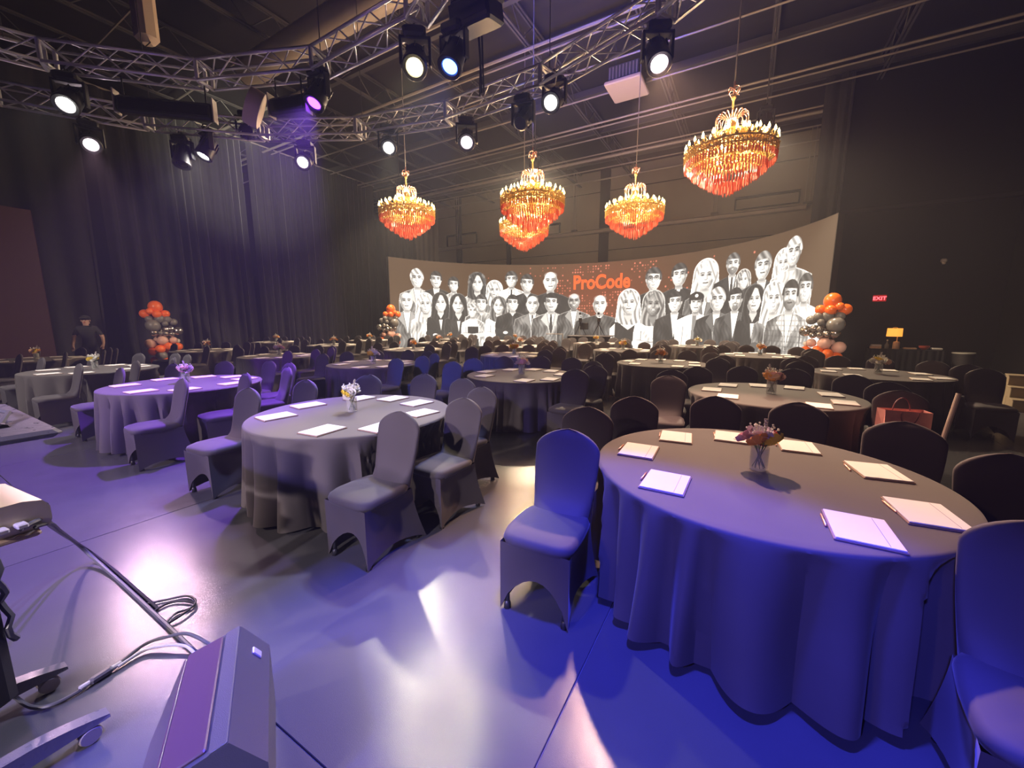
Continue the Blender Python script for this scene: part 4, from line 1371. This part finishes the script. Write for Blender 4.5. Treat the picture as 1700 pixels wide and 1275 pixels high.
for ri, row in enumerate(GRID):
    for ci, (tx, ty, fl) in enumerate(row):
        r1 = random.Random(ri * 17 + ci)
        pos = ORD[ci] if ci < len(row) - 1 else 'leftmost'
        tn = '%s table, %s' % (pos, ROWS[ri])
        t = thing('round_table', 'round table under a floor-length dark cloth, %s of the %s' % (pos, ROWS[ri]), 'table', (tx, ty, 0), 0, 'round tables under dark cloths')
        seats = []
        for si, (dx, dy, fa, sn) in enumerate(SLOTS):
            if (ri, ci, si) in FIX:
                dx, dy, fa = FIX[(ri, ci, si)]
            else:
                dx, dy, fa = dx + r1.uniform(-.03, .03), dy + r1.uniform(-.03, .04), fa + r1.uniform(-5, 5)
            seats.append((dx, dy, fa, sn))
        frames = []
        for (dx, dy, fa, sn) in seats:
            co, so = math.cos(math.radians(fa)), math.sin(math.radians(fa))
            frames.append((dx + so * .30, dy - co * .30, co, so))
        det = {(0, 0): (420, 26, .045), (0, 1): (360, 22, .03)}.get((ri, ci), (220, 14, .035) if ri < 2 else (150, 10, .035))
        put('tablecloth', cloth_mesh(21 + ri * 31 + ci * 7, det[0], det[1], det[2], 24 + (ri + ci) % 3, frames), t)
        put('tabletop', TOP, t)
        for a in range(4):
            put('leg', TLEG, t, (.55 * math.cos(a * PI / 2 + .6), .55 * math.sin(a * PI / 2 + .6), 0))
        for (dx, dy, fa, sn) in seats:
            chair((tx + dx, ty + dy), fa, 'stretch-covered chair, %s of %s' % (sn, tn), full=ri < 2)
        for pi, (dx, dy) in enumerate(PADS):
            j = 0.0 if (ri, ci) == (0, 0) else 1.0
            px, py = tx + dx + j * r1.uniform(-.03, .03), ty + dy + j * r1.uniform(-.03, .03)
            an = math.radians(r1.uniform(-7, 7) if j else [2, 6, -1, 2, 4, 10, 6, 1][pi])
            p = thing('notepad', 'white notepad, %s of %s' % (PADN[pi], tn), 'notepad', (px, py, TH + .0062), an, 'notepads on the tables')
            put('backing', PB, p)
            put('paper', PP, p)
            if ri == 0 and ci < 2:
                put('margin_rule', PRULE, p)
            if (ri, ci) == (0, 0):
                q = Matrix.Rotation(an, 2) @ Vector((-PADW / 2 - .014, .10))
                pn = thing('pen', 'rose gold pen by the notepad, %s of the blue-lit table' % PADN[pi], 'pen', (px + q.x, py + q.y, TH + .0115), an + r1.uniform(-.1, .1), 'rose gold pens')
                put('barrel', PEN_B, pn)
                put('pocket_clip', PEN_C, pn)
        flowers(tx + r1.uniform(-.03, .03), ty + r1.uniform(-.03, .03), fl, 'glass vase of %s on %s' % (FN[fl], tn), ri * 9 + ci, 1.2 if ri == 0 else 1.35)
# ================================================================== BALLOON COLUMNS
BALL = {}
def balloon_mesh(kind):
    if kind not in BALL:
        m = MB()
        m.lathe([(.001, 1.0), (.35, .94), (.70, .72), (.93, .36), (1.0, .0), (.95, -.34), (.78, -.66), (.50, -.92), (.20, -1.08), (.06, -1.14), (.09, -1.22), (.001, -1.20)], 20)
        BALL[kind] = m.mesh('balloon', 'balloon_' + kind)
    return BALL[kind]
COLUMN = [  # (across, height, toward viewer, radius, kind)
    (.10, 2.26, .05, .23, 'orange'), (-.16, 1.99, .12, .15, 'orange'), (.08, 1.98, .22, .15, 'orange'), (.42, 1.99, .05, .17, 'orange'), (.15, 2.0, -.2, .18, 'orange'), (.28, 2.08, .2, .12, 'orange'),
    (-.36, 1.68, .10, .14, 'grey'), (-.20, 1.78, .20, .13, 'grey'), (.02, 1.80, .15, .17, 'grey'), (.32, 1.80, .12, .13, 'grey'), (.24, 1.55, .24, .23, 'grey'), (-.12, 1.62, .26, .10, 'grey'), (.0, 1.6, -.2, .22, 'grey'),
    (-.48, 1.34, .10, .17, 'chrome'), (-.26, 1.42, .24, .12, 'chrome'), (-.12, 1.40, .30, .10, 'chrome'), (-.28, 1.22, .26, .10, 'chrome'), (-.10, 1.24, .32, .10, 'chrome'), (.06, 1.26, .34, .09, 'chrome'), (.24, 1.28, .2, .14, 'chrome'), (-.02, 1.30, .0, .22, 'chrome'),
    (-.30, .98, .16, .13, 'blush'), (.02, .98, .26, .18, 'blush'), (.38, .86, .14, .18, 'blush'), (-.42, .94, .02, .09, 'white'), (.1, .95, -.2, .2, 'blush'),
    (-.42, .72, .10, .15, 'orange'), (-.12, .76, .26, .15, 'orange'), (.12, .66, .30, .16, 'orange'), (.34, .56, .16, .16, 'orange'), (.0, .6, -.2, .2, 'orange'),
    (-.25, .44, .18, .18, 'grey'), (.1, .40, .24, .18, 'grey'), (-.3, .19, .1, .17, 'orange'), (.05, .19, .2, .17, 'orange'), (.3, .2, .0, .17, 'orange'), (.0, .2, -.2, .18, 'orange')]
def column(x, y, rz, label, flip=1, sc=1.0):
    t = thing('balloon_column', label, 'balloons', (x, y, 0), rz, 'balloon columns beside the video wall and drape')
    t.scale = (sc,) * 3
    build(MB().tube([(0, 0, .01), (0, 0, 2.1)], .015, 6).lathe([(.001, 0), (.16, 0), (.16, .012), (.02, .02)], 16), 'stand', 'black_metal', t)
    for (a, h, d, r, k) in COLUMN:
        v = Vector((a * flip, -d, 0))
        o = put('balloon', balloon_mesh(k), t, (a * flip, -d, h))
        o.scale = (r, r, r * 1.03)
        o.rotation_mode = 'QUATERNION'
        o.rotation_quaternion = Vector((v.x, v.y, .15 if h < 2.2 else 1)).to_track_quat('Z', 'Y')
column(2.10, 15.55, math.radians(-8), 'balloon column of orange, grey and chrome by the right end of the video wall')
column(-18.85, 6.25, math.radians(72), 'balloon column of orange and pink standing before the left drape', -1, .96)
column(-15.95, 14.65, math.radians(48), 'small looking balloon column at the left end of the video wall', 1, 1.0)

# ================================================================== CAMERA RISER NEAR THE VIDEO WALL
ri = thing('camera_riser', 'black draped camera riser in front of the video wall', 'riser', (-6.1, 17.55, 0), math.radians(8))
build(MB().bbox((0, 0, .98), (1.95, 1.2, .04), .01), 'deck', 'steel_dark', ri, smooth=False)
dm = drape((-.96, -.58), (.96, -.58), .01, .96, .16, .035, 3)
build(dm, 'skirt', 'velour_black', ri)
for sx in (-.9, .9):
    for sy in (-.5, .5):
        build(MB().tube([(sx, sy, 0), (sx, sy, .97)], .025, 6), 'leg', 'aluminium', ri)
rl = thing('guard_rail', 'thin steel guard rail post at the left of the camera riser', 'rail', (-7.35, 17.2, 0))
build(MB().tube([(0, 0, 0), (0, 0, 1.08)], .022, 8), 'post', 'steel_pale', rl)
build(MB().tube([(-.9, .1, 1.05), (0, 0, 1.05)], .018, 8), 'top_rail', 'steel_pale', rl)
build(MB().lathe([(.001, 0), (.14, 0), (.14, .012), (.001, .02)], 14), 'foot', 'steel_dark', rl)
def video_camera(x, y, z, rz, label, big):
    t = thing('video_camera', label, 'video camera', (x, y, z), rz, 'video cameras on the riser')
    for k in range(3):
        a = 2 * PI * k / 3 + .4
        build(MB().tube([(0, 0, .52), (.30 * math.cos(a), .30 * math.sin(a), .012)], [.022, .014], 6), 'tripod_leg', 'black_metal', t)
    build(MB().lathe([(.001, .50), (.06, .50), (.05, .60), (.001, .61)], 12), 'tripod_head', 'black_metal', t)
    build(MB().bbox((0, .02, .70), (.15, .40, .19), .02), 'body', 'black_plastic', t, smooth=False)
    build(MB().lathe([(.001, 0), (.075, 0), (.075, .04), (.055, .06), (.05, .22), (.07, .26), (.07, .32), (.001, .31)], 16, (0, -.16, .70), M=Matrix.Rotation(PI / 2, 3, 'X')), 'lens', 'black_metal', t)
    build(MB().bbox((.02, .05, .86), (.05, .26, .035), .01), 'top_handle', 'black_plastic', t, smooth=False)
    build(MB().bbox((-.02, -.02, .99), (.10, .16, .10), .015), 'viewfinder', 'black_plastic', t, smooth=False)
    build(MB().tube([(.05, .15, .66), (.16, .50, .52)], .010, 6), 'pan_handle', 'black_metal', t)
    if big:
        build(MB().bbox((.16, .10, .42), (.42, .05, .30), .015), 'monitor', 'black_plastic', t, smooth=False)
video_camera(-6.62, 17.5, 1.0, math.radians(20), 'video camera with a monitor on the riser, the left one', True)
video_camera(-5.75, 17.5, 1.0, math.radians(20), 'slimmer video camera on the riser, the right one', False)

# ================================================================== RIGHT SIDE
sg = thing('exit_sign', 'small red lit EXIT sign on the dark right wall', 'sign', (3.99, 18.99, 2.45))
build(MB().bbox((0, -.03, 0), (.36, .06, .22), .012), 'housing', 'exit_face', sg, smooth=False)
me = text_mesh('EXIT', .17, .004, .004, 1.05)
me.materials.clear(); me.materials.append(MATS['exit_letter'])
xs = [v.co.x for v in me.vertices]
o = put('lettering', me, sg, (-(min(xs) + max(xs)) / 2, -.064, -.06), (PI / 2, 0, 0))
sb = thing('side_table', 'black draped side table with a lit orange lamp by the right wall', 'table', (4.45, 17.45, 0))
build(MB().bbox((0, 0, .745), (1.75, .66, .03), .008), 'tabletop', 'velour_black', sb, smooth=False)
pts = [(-.88, .34), (-.88, -.34), (.88, -.34), (.88, .34)]
for a, b in zip(pts[:-1], pts[1:]):
    build(drape(a, b, .02, .74, .14, -.03, 8), 'cloth_side', 'velour_black', sb)
lp = thing('table_lamp', 'table lamp with a glowing orange drum shade on the side table', 'lamp', (4.22, 17.35, .76))
build(MB().lathe([(.001, 0), (.085, 0), (.09, .02), (.085, .20), (.07, .235), (.02, .24), (.012, .27), (.012, .42), (.001, .43)], 18), 'base', 'ceramic', lp)
build(MB().lathe([(.19, .40), (.192, .40), (.185, .66), (.183, .66)], 28, (-.08, 0, 0)), 'shade', 'lamp_shade', lp)
build(MB().tube([(-.08 + .06 * math.cos(a), 0, .66 + .03 * math.sin(a)) for a in np.linspace(0, PI, 7)], .008, 5), 'finial', 'gold', lp)
l = bpy.data.lights.new('lamp_bulb', 'POINT'); l.energy = 6; l.color = (1, .5, .15); l.shadow_soft_size = .05
lo = bpy.data.objects.new('lamp_bulb', l); COL.objects.link(lo); lo.location = (4.14, 17.35, 1.28)
bt_ = thing('bottle', 'dark glass bottle with a pale stopper left of the table lamp', 'bottle', (3.98, 17.3, .76))
build(MB().lathe([(.001, 0), (.05, 0), (.055, .02), (.055, .12), (.03, .17), (.018, .19), (.018, .25), (.001, .25)], 16), 'body', 'balloon_grey', bt_)
build(MB().ball((0, 0, .275), .024, 10, 6), 'stopper', 'plate_white', bt_)
bx_ = thing('gift_boxes', 'low stack of two pale boxes at the left end of the side table', 'box', (3.72, 17.35, .76))
build(MB().bbox((0, 0, .04), (.26, .2, .08), .006), 'box', 'ceramic', bx_, smooth=False)
build(MB().bbox((.01, 0, .105), (.24, .18, .05), .006), 'lid', 'petal_cream' if 'petal_cream' in MATS else 'plate_white', bx_, smooth=False)
for (x, w, h, mt, lab) in ((4.55, .30, .05, 'ceramic', 'flat peach tray right of the table lamp'), (4.88, .26, .13, 'red_food', 'round red bowl on the side table'), (5.16, .24, .06, 'plate_white', 'pale folded cloth at the right end of the side table')):
    if mt == 'red_food':
        tag(build(MB().lathe([(.001, 0), (.06, 0), (.12, .06), (.13, .12), (.12, .12), (.10, .07), (.001, .04)], 20), 'bowl', mt, None, (x, 17.35, .76)), lab, 'bowl')
    else:
        tag(build(MB().bbox((0, 0, h / 2), (w, .2, h), .015), 'tray' if mt == 'ceramic' else 'folded_cloth', mt, None, (x, 17.35, .76), smooth=False), lab, 'tray' if mt == 'ceramic' else 'cloth')
bn = thing('waste_bin', 'dark bin with a pale rim right of the side table', 'bin', (5.85, 17.6, 0))
build(MB().lathe([(.001, 0), (.20, 0), (.24, .66), (.22, .66), (.19, .03), (.001, .03)], 24), 'body', 'steel_dark', bn)
build(MB().lathe([(.215, .655), (.255, .655), (.255, .69), (.215, .69)], 24), 'rim', 'plate_white', bn)
for z, lab in ((1.20, 'upper white switch plate on the dark right wall'), (0.98, 'lower white switch plate on the dark right wall')):
    sw = thing('switch_plate', lab, 'switch', (6.99, 20.6, z))
    build(MB().bbox((-.008, 0, 0), (.016, .10, .14), .004), 'plate', 'plate_white', sw, smooth=False)
    build(MB().bbox((-.02, 0, 0), (.012, .03, .05), .003), 'toggle', 'hvac', sw, smooth=False)
for (x, z, lab) in ((5.46, 3.63, 'small pale wall lamp high on the dark right wall'),):
    w_ = thing('wall_lamp', lab, 'wall lamp', (x, 18.99, z))
    build(MB().bbox((0, -.05, 0), (.16, .1, .12), .03), 'housing', 'plate_white', w_, smooth=False)
    build(MB().lathe([(.001, 0), (.05, -.02), (.04, -.07), (.001, -.08)], 14, (0, -.09, -.05)), 'globe', 'balloon_white', w_)
stp = thing('step_unit', 'plain plywood step unit standing behind the chairs at far right', 'steps', (4.65, 10.95, 0), math.radians(-12))
for k in range(3):
    build(MB().bbox((0, .30 * k, .10 + .20 * k), (.55, .30, .20 + .40 * k if False else .20), .008), 'riser', 'plywood', stp, smooth=False)
    build(MB().bbox((0, .30 * k, .205 + .20 * k), (.57, .33, .022), .006), 'tread', 'plywood', stp, smooth=False)
for k in range(1, 3):
    build(MB().bbox((0, .30 * k, .10 * k), (.53, .28, .20 * k), .006), 'carcass', 'plywood', stp, smooth=False)
# gift bag on the seat beside the second-row table, and an added pale tube as the lit chair-back edge next to it
gb = thing('gift_bag', 'rose pink metallic gift bag standing on a chair seat', 'bag', (1.33, 4.94, .497), math.radians(20))
m = MB()
W_, D_, H_ = .36, .14, .34
m.add([(-W_ / 2, -D_ / 2, 0), (W_ / 2, -D_ / 2, 0), (W_ / 2, D_ / 2, 0), (-W_ / 2, D_ / 2, 0), (-W_ / 2 - .01, -D_ / 2 + .02, H_), (W_ / 2 + .01, -D_ / 2 + .02, H_ - .02), (W_ / 2 + .01, D_ / 2 - .01, H_ - .01), (-W_ / 2 - .01, D_ / 2 - .01, H_),
       (-W_ / 2 + .02, 0, H_ * .5), (W_ / 2 - .02, 0, H_ * .5)],
      [(0, 3, 2, 1), (0, 1, 5, 4), (2, 3, 7, 6), (1, 2, 9), (2, 6, 9), (6, 5, 9), (5, 1, 9), (3, 0, 8), (0, 4, 8), (4, 7, 8), (7, 3, 8)])
build(m, 'body', 'bag_rose', gb, smooth=False)
for sy in (-1, 1):
    build(MB().tube([(.07 * math.cos(a), sy * .045 - (.02 if sy < 0 else 0), H_ - .02 - .12 * math.sin(a) * (1 if sy < 0 else -1)) for a in np.linspace(0, PI, 11)], .005, 6), 'handle', 'bag_dark', gb)
m = MB()
for (x, z, w, h) in ((-.05, .15, .11, .012), (-.05, .13, .10, .008), (-.04, .11, .12, .010), (-.05, .085, .09, .008), (-.045, .17, .07, .008)):
    m.box((x, -D_ / 2 + .004 + .02 * z / H_, z), (w, .004, h))
build(m, 'printed_mark', 'bag_dark', gb, smooth=False)['kind'] = 'stuff'
tag(build(MB().tube([(0, 0, 0), (.09, .06, .62)], .018, 10), 'lit_edge_tube', 'lit_edge', None, (1.56, 4.86, .40)), 'added pale tube standing in for a lit chair-back edge by the gift bag', 'tube')

# ================================================================== THE PERSON BY THE LEFT DRAPE
def person():
    joints = {'pelvis': (0, 0, .96), 'waist': (0, 0, 1.10), 'chest': (0, 0, 1.32), 'neck': (0, -.01, 1.50), 'headb': (0, -.03, 1.58), 'headm': (0, -.04, 1.67), 'headt': (0, -.03, 1.78),
              'lsh': (.19, 0, 1.44), 'lel': (.30, .02, 1.20), 'lwr': (.33, -.10, .98), 'lhand': (.32, -.15, .91), 'rsh': (-.19, 0, 1.44), 'rel': (-.31, .02, 1.19), 'rwr': (-.34, -.06, .95), 'rhand': (-.34, -.09, .87),
              'lhip': (.10, 0, .92), 'lkn': (.12, -.02, .50), 'lan': (.13, .02, .09), 'ltoe': (.15, -.16, .04), 'rhip': (-.10, 0, .92), 'rkn': (-.12, -.02, .50), 'ran': (-.13, .02, .09), 'rtoe': (-.15, -.16, .04)}
    rad = {'pelvis': .155, 'waist': .145, 'chest': .165, 'neck': .060, 'headb': .075, 'headm': .095, 'headt': .070, 'lsh': .085, 'lel': .052, 'lwr': .034, 'lhand': .038, 'rsh': .085, 'rel': .052, 'rwr': .034, 'rhand': .038,
           'lhip': .105, 'lkn': .070, 'lan': .048, 'ltoe': .042, 'rhip': .105, 'rkn': .070, 'ran': .048, 'rtoe': .042}
    bones = [('pelvis', 'waist'), ('waist', 'chest'), ('chest', 'neck'), ('neck', 'headb'), ('headb', 'headm'), ('headm', 'headt'), ('chest', 'lsh'), ('lsh', 'lel'), ('lel', 'lwr'), ('lwr', 'lhand'), ('chest', 'rsh'), ('rsh', 'rel'), ('rel', 'rwr'), ('rwr', 'rhand'),
             ('pelvis', 'lhip'), ('lhip', 'lkn'), ('lkn', 'lan'), ('lan', 'ltoe'), ('pelvis', 'rhip'), ('rhip', 'rkn'), ('rkn', 'ran'), ('ran', 'rtoe')]
    names = list(joints)
    # fingers
    for side, s in (('l', 1), ('r', -1)):
        hx, hy, hz = joints[side + 'hand']
        for k, (dx, dy, ln) in enumerate(((-.022, -.012, .065), (-.008, -.018, .078), (.008, -.016, .074), (.022, -.010, .06))):
            a, b = '%sf%da' % (side, k), '%sf%db' % (side, k)
            joints[a] = (hx + dx, hy + dy, hz - .045)
            joints[b] = (hx + dx, hy + dy - .02, hz - .045 - ln * .75)
            rad[a], rad[b] = .010, .008
            bones += [(side + 'hand', a), (a, b)]
            names += [a, b]
        a, b = side + 'tha', side + 'thb'
        joints[a] = (hx - s * .035, hy - .03, hz - .01)
        joints[b] = (hx - s * .045, hy - .05, hz - .05)
        rad[a], rad[b] = .012, .009
        bones += [(side + 'hand', a), (a, b)]
        names += [a, b]
    me = bpy.data.meshes.new('person')
    me.from_pydata([joints[n] for n in names], [(names.index(a), names.index(b)) for a, b in bones], [])
    ob = bpy.data.objects.new('person', me)
    COL.objects.link(ob)
    md = ob.modifiers.new('skin', 'SKIN')
    for i, n in enumerate(names):
        sv = me.skin_vertices[0].data[i]
        sv.radius = (rad[n], rad[n] * (.72 if n in ('chest', 'waist', 'pelvis') else 1))
        sv.use_root = n == 'pelvis'
    ss = ob.modifiers.new('sub', 'SUBSURF')
    ss.levels = ss.render_levels = 2
    dg = bpy.context.evaluated_depsgraph_get()
    m2 = bpy.data.meshes.new_from_object(ob.evaluated_get(dg))
    bpy.data.objects.remove(ob)
    for n in ('shirt_black', 'skin_dim'):
        m2.materials.append(MATS[n])
    for p in m2.polygons:
        c = p.center
        skin = c.z > 1.52 or (abs(c.x) > .245 and c.z < 1.24 and c.z > .7)
        p.material_index = 1 if skin else 0
        p.use_smooth = True
    t = thing('person', 'person in dark clothes and a cap standing in front of the left drape', 'person', (-16.9, 3.85, 0), math.radians(60))
    put('body', m2, t)
    m = MB()
    m.ball((0, -.03, 1.735), .112, 16, 10, (1, 1.06, .75))
    m.add([(-.09, -.12, 1.74), (.09, -.12, 1.74), (.07, -.22, 1.725), (-.07, -.22, 1.725), (-.09, -.12, 1.752), (.09, -.12, 1.752), (.07, -.22, 1.737), (-.07, -.22, 1.737)], [(0, 3, 2, 1), (4, 5, 6, 7), (0, 1, 5, 4), (1, 2, 6, 5), (2, 3, 7, 6), (3, 0, 4, 7)])
    build(m, 'cap', 'shirt_black', t)
    build(MB().ball((0, .02, 1.66), .098, 14, 8, (1, .9, .8)), 'hair', 'hair_dark', t)
    for s in (-1, 1):
        build(MB().ball((s * .034, -.128, 1.675), .011, 8, 6), 'eye', 'hair_dark', t)
        build(MB().ball((s * .098, -.03, 1.66), .024, 8, 6, (.4, .7, 1.2)), 'ear', 'skin_dim', t)
    build(MB().ball((0, -.142, 1.645), .017, 8, 6, (.8, 1, 1.4)), 'nose', 'skin_dim', t)
    build(MB().ball((0, -.128, 1.605), .024, 8, 6, (1, .35, .28)), 'mouth', 'red_strap', t)
person()

# ================================================================== FOREGROUND: WEDGE MONITOR, CART, CABLES
wd = thing('stage_monitor', 'black wedge stage monitor with a glossy grille on the floor', 'loudspeaker', (-1.46, 0.558, 0), math.radians(-28.8))
# local x along the ridge, local -y towards the performer; profile (y, z)
prof = [(-.29, .0), (-.31, .05), (-.17, .36), (.0, .41), (.09, .28), (.09, .0)]
hw = .265
m = MB()
vv = [(-hw, y, z) for y, z in prof] + [(hw, y, z) for y, z in prof]
n = len(prof)
m.add(vv, [tuple(range(n)), tuple(range(2 * n - 1, n - 1, -1))] + [(i, n + i, n + (i + 1) % n, (i + 1) % n) for i in range(n)])
build(m, 'cabinet', 'cabinet_black', wd, smooth=False)
def panel(p0, p1, width, inset, thick, name, mt):
    p0, p1 = Vector((0, *p0)), Vector((0, *p1))
    d = (p1 - p0).normalized()
    nn = Vector((0, -d.z, d.y))
    M_ = Matrix((Vector((1, 0, 0)), d, nn)).transposed()
    build(MB().bbox((p0 + p1) / 2 + nn * thick * .4, (width, (p1 - p0).length - inset, thick), .004, M=M_), name, mt, wd, smooth=False)
panel((-.31, .05), (-.17, .36), .50, .01, .012, 'grille', 'grille')
panel((-.17, .36), (-.055, .394), .50, .0, .012, 'upper_grille', 'grille')
panel((-.05, .395), (-.002, .41), .53, .0, .006, 'trim_strip', 'cabinet_black')
m = MB().bbox((-.17, .052, .338), (.035, .045, .010), .003, M=Matrix.Rotation(math.radians(-55), 3, 'X'))
build(m, 'badge', 'aluminium', wd, smooth=False)
for sx in (-1, 1):
    build(MB().bbox((sx * (hw + .003), -.10, .20), (.006, .11, .05), .002), 'side_handle', 'black_metal', wd, smooth=False)

ct = thing('media_cart', 'grey rolling media cart with slotted tray and caster legs at left edge', 'cart', (-2.62, 0.12, 0))
for (x, y0, y1, nm) in ((0.03, -.25, .22, 'leg'), (.50, -.25, .24, 'leg')):
    m = MB()
    N = 10
    vv = []
    for i in range(N + 1):
        f = i / N
        y = y0 + (y1 - y0) * f
        zt = .125 - .045 * max(0, (f - .55) / .45) ** 1.6
        zb = .055 + .015 * f
        for (dx, z) in ((-.032, zb), (.032, zb), (.026, zt), (-.026, zt)):
            vv.append((x + dx, y, z))
    fs = []
    for i in range(N):
        for k in range(4):
            fs.append((i * 4 + k, i * 4 + (k + 1) % 4, i * 4 + 4 + (k + 1) % 4, i * 4 + 4 + k))
    fs += [(3, 2, 1, 0), tuple(N * 4 + k for k in range(4))]
    m.add(vv, fs)
    lg = build(m, nm, 'tray', ct, smooth=False)
    for yy in (y1 - .06, y0 + .04):
        for dx in (-.022, .022):
            build(MB().lathe([(.001, -.012), (.030, -.012), (.035, 0), (.030, .012), (.001, .012)], 18, (x + dx, yy, .035), M=Matrix.Rotation(PI / 2, 3, 'Y')), 'caster_wheel', 'caster_grey', lg)
build(MB().bbox((.26, -.12, .085), (.52, .16, .05), .012), 'base_bar', 'tray', ct, smooth=False)
build(MB().bbox((.10, .02, .62), (.10, .10, 1.06), .025), 'column', 'black_plastic', ct, smooth=False)
build(MB().tube([(.12 + .02 * math.sin(q), .085 + .01 * math.cos(q * 2), .35 + .035 * q) for q in range(14)], .012, 6), 'strap_cable', 'cable_grey', ct)
# slotted tray on top
m = MB()
tz = 1.17
x0, x1, y0, y1 = -.95, .10, -.30, .33
def slab(m, xa, xb, ya, yb, z, t):
    m.bbox(((xa + xb) / 2, (ya + yb) / 2, z), (xb - xa, yb - ya, t), .008)
m.bbox(((x0 + x1) / 2, (y0 + y1) / 2, tz), (x1 - x0, y1 - y0, .035), .015)
tr = build(m, 'tray', 'tray', ct, smooth=False)
for (xa, ya, xb, yb) in ((-.72, .10, -.12, .20), (-.62, -.08, -.05, .04)):
    build(MB().tube([(xa, ya, tz + .016), ((xa + xb) / 2, (ya + yb) / 2 + .02, tz + .016), (xb, yb, tz + .016)], [.022, .032, .018], 8), 'tray_slot', 'black_metal', tr)
build(MB().tube([(-.80, .15, tz + .02), (-.6, .22, tz + .05), (-.35, .25, tz + .05), (-.18, .20, tz + .025)], .010, 6), 'tray_cable', 'cable_grey', tr)
build(MB().bbox((-.42, 0, tz - .075), (.62, .30, .11), .03), 'tray_drawer', 'tray', ct, smooth=False)
# shelf with the rounded power box
build(MB().bbox((-.36, .06, .70), (.60, .36, .025), .008), 'shelf', 'board', ct, smooth=False)
pb = thing('power_box', 'pale gold rounded power box on the cart shelf', 'power box', (-2.92, 0.24, .714), math.radians(6))
m = MB()
vv, fs = [], []
sec = [(-.13, 0), (-.14, .03), (-.14, .09), (-.12, .125), (-.06, .14), (.06, .14), (.12, .125), (.14, .09), (.14, .03), (.13, 0)]
for x in (-.22, .22):
    vv += [(x, y, z) for y, z in sec]
n = len(sec)
m.add(vv, [(i, (i + 1) % n, n + (i + 1) % n, n + i) for i in range(n)] + [tuple(range(n - 1, -1, -1)), tuple(range(n, 2 * n))])
build(m, 'shell', 'device', pb)
build(MB().bbox((0, .137, .07), (.40, .012, .06), .004), 'vent_strip', 'black_metal', pb, smooth=False)
for k in range(3):
    build(MB().bbox((.245, -.07 + .055 * k, .045), (.055, .035, .022), .005), 'plug', 'connector', pb, smooth=False)
def cable(pts, r, name, label, m_='cable_grey'):
    """smooth cable through points"""
    P_ = [Vector(p) for p in pts]
    out = []
    for i in range(len(P_) - 1):
        a, b, c, d_ = P_[max(0, i - 1)], P_[i], P_[i + 1], P_[min(len(P_) - 1, i + 2)]
        for q in range(8):
            t = q / 8
            out.append(.5 * ((2 * b) + (c - a) * t + (2 * a - 5 * b + 4 * c - d_) * t * t + (3 * b - a - 3 * c + d_) * t ** 3))
    out.append(P_[-1])
    return tag(build(MB().tube(out, r, 7), name, m_), label, 'cable')
cable([(-2.66, .30, .75), (-2.74, .375, .74), (-2.97, .43, .62), (-3.40, .53, .40), (-3.72, .627, .20), (-3.755, .689, .06), (-3.45, .71, .012), (-3.09, .71, .011), (-2.42, .704, .011), (-2.0, .70, .011)], .011, 'floor_cable', 'dark cable lying straight along the floor seam')
cable([(-2.66, .34, .74), (-2.76, .40, .70), (-2.99, .46, .57), (-3.42, .56, .35), (-3.74, .65, .16), (-3.78, .715, .04), (-3.45, .735, .010), (-3.09, .735, .010), (-2.8, .735, .010)], .008, 'floor_cable', 'second thinner cable beside the one on the floor seam', 'cable_black')
cable([(-2.79, .71, .010), (-2.80, .78, .010), (-2.75, .83, .012), (-2.66, .86, .010), (-2.64, .82, .010), (-2.66, .77, .010), (-2.61, .71, .010), (-2.60, .77, .020), (-2.65, .86, .020), (-2.77, .87, .012), (-2.83, .81, .010), (-2.90, .72, .010)], .006, 'cable_coil', 'loose loops of black cable on the floor beside the seam', 'cable_black')
cable([(-2.60, .16, .12), (-2.54, .20, .03), (-2.49, .225, .013), (-2.45, .268, .012), (-2.443, .33, .012), (-2.446, .36, .014)], .008, 'power_cable', 'grey power cable running from the cart base to the coupler')
cable([(-2.472, .476, .016), (-2.50, .586, .03), (-2.43, .66, .05), (-2.355, .712, .06), (-2.23, .74, .05), (-2.14, .753, .03), (-1.9, .75, .02), (-1.7, .70, .03), (-1.60, .68, .03)], .008, 'power_cable', 'grey power cable arching from the coupler to the stage monitor')
cable([(-2.46, .475, .016), (-2.47, .57, .02), (-2.41, .63, .03), (-2.33, .68, .03), (-2.25, .69, .03), (-2.1, .685, .012), (-1.75, .655, .02)], .007, 'signal_cable', 'pale signal cable beside the arching power cable', 'connector')
cp = thing('cable_coupler', 'grey cable coupler joining two power cables on the floor', 'connector', (-2.462, .418, .018), math.atan2(.115, -.022))
build(MB().bbox((0, 0, 0), (.085, .034, .030), .008), 'body', 'tray', cp, smooth=False)
for s in (-1, 1):
    build(MB().lathe([(.001, -.02), (.012, -.02), (.010, .02), (.001, .02)], 10, (s * .054, 0, 0), M=Matrix.Rotation(PI / 2, 3, 'Y')), 'collar', 'connector', cp)
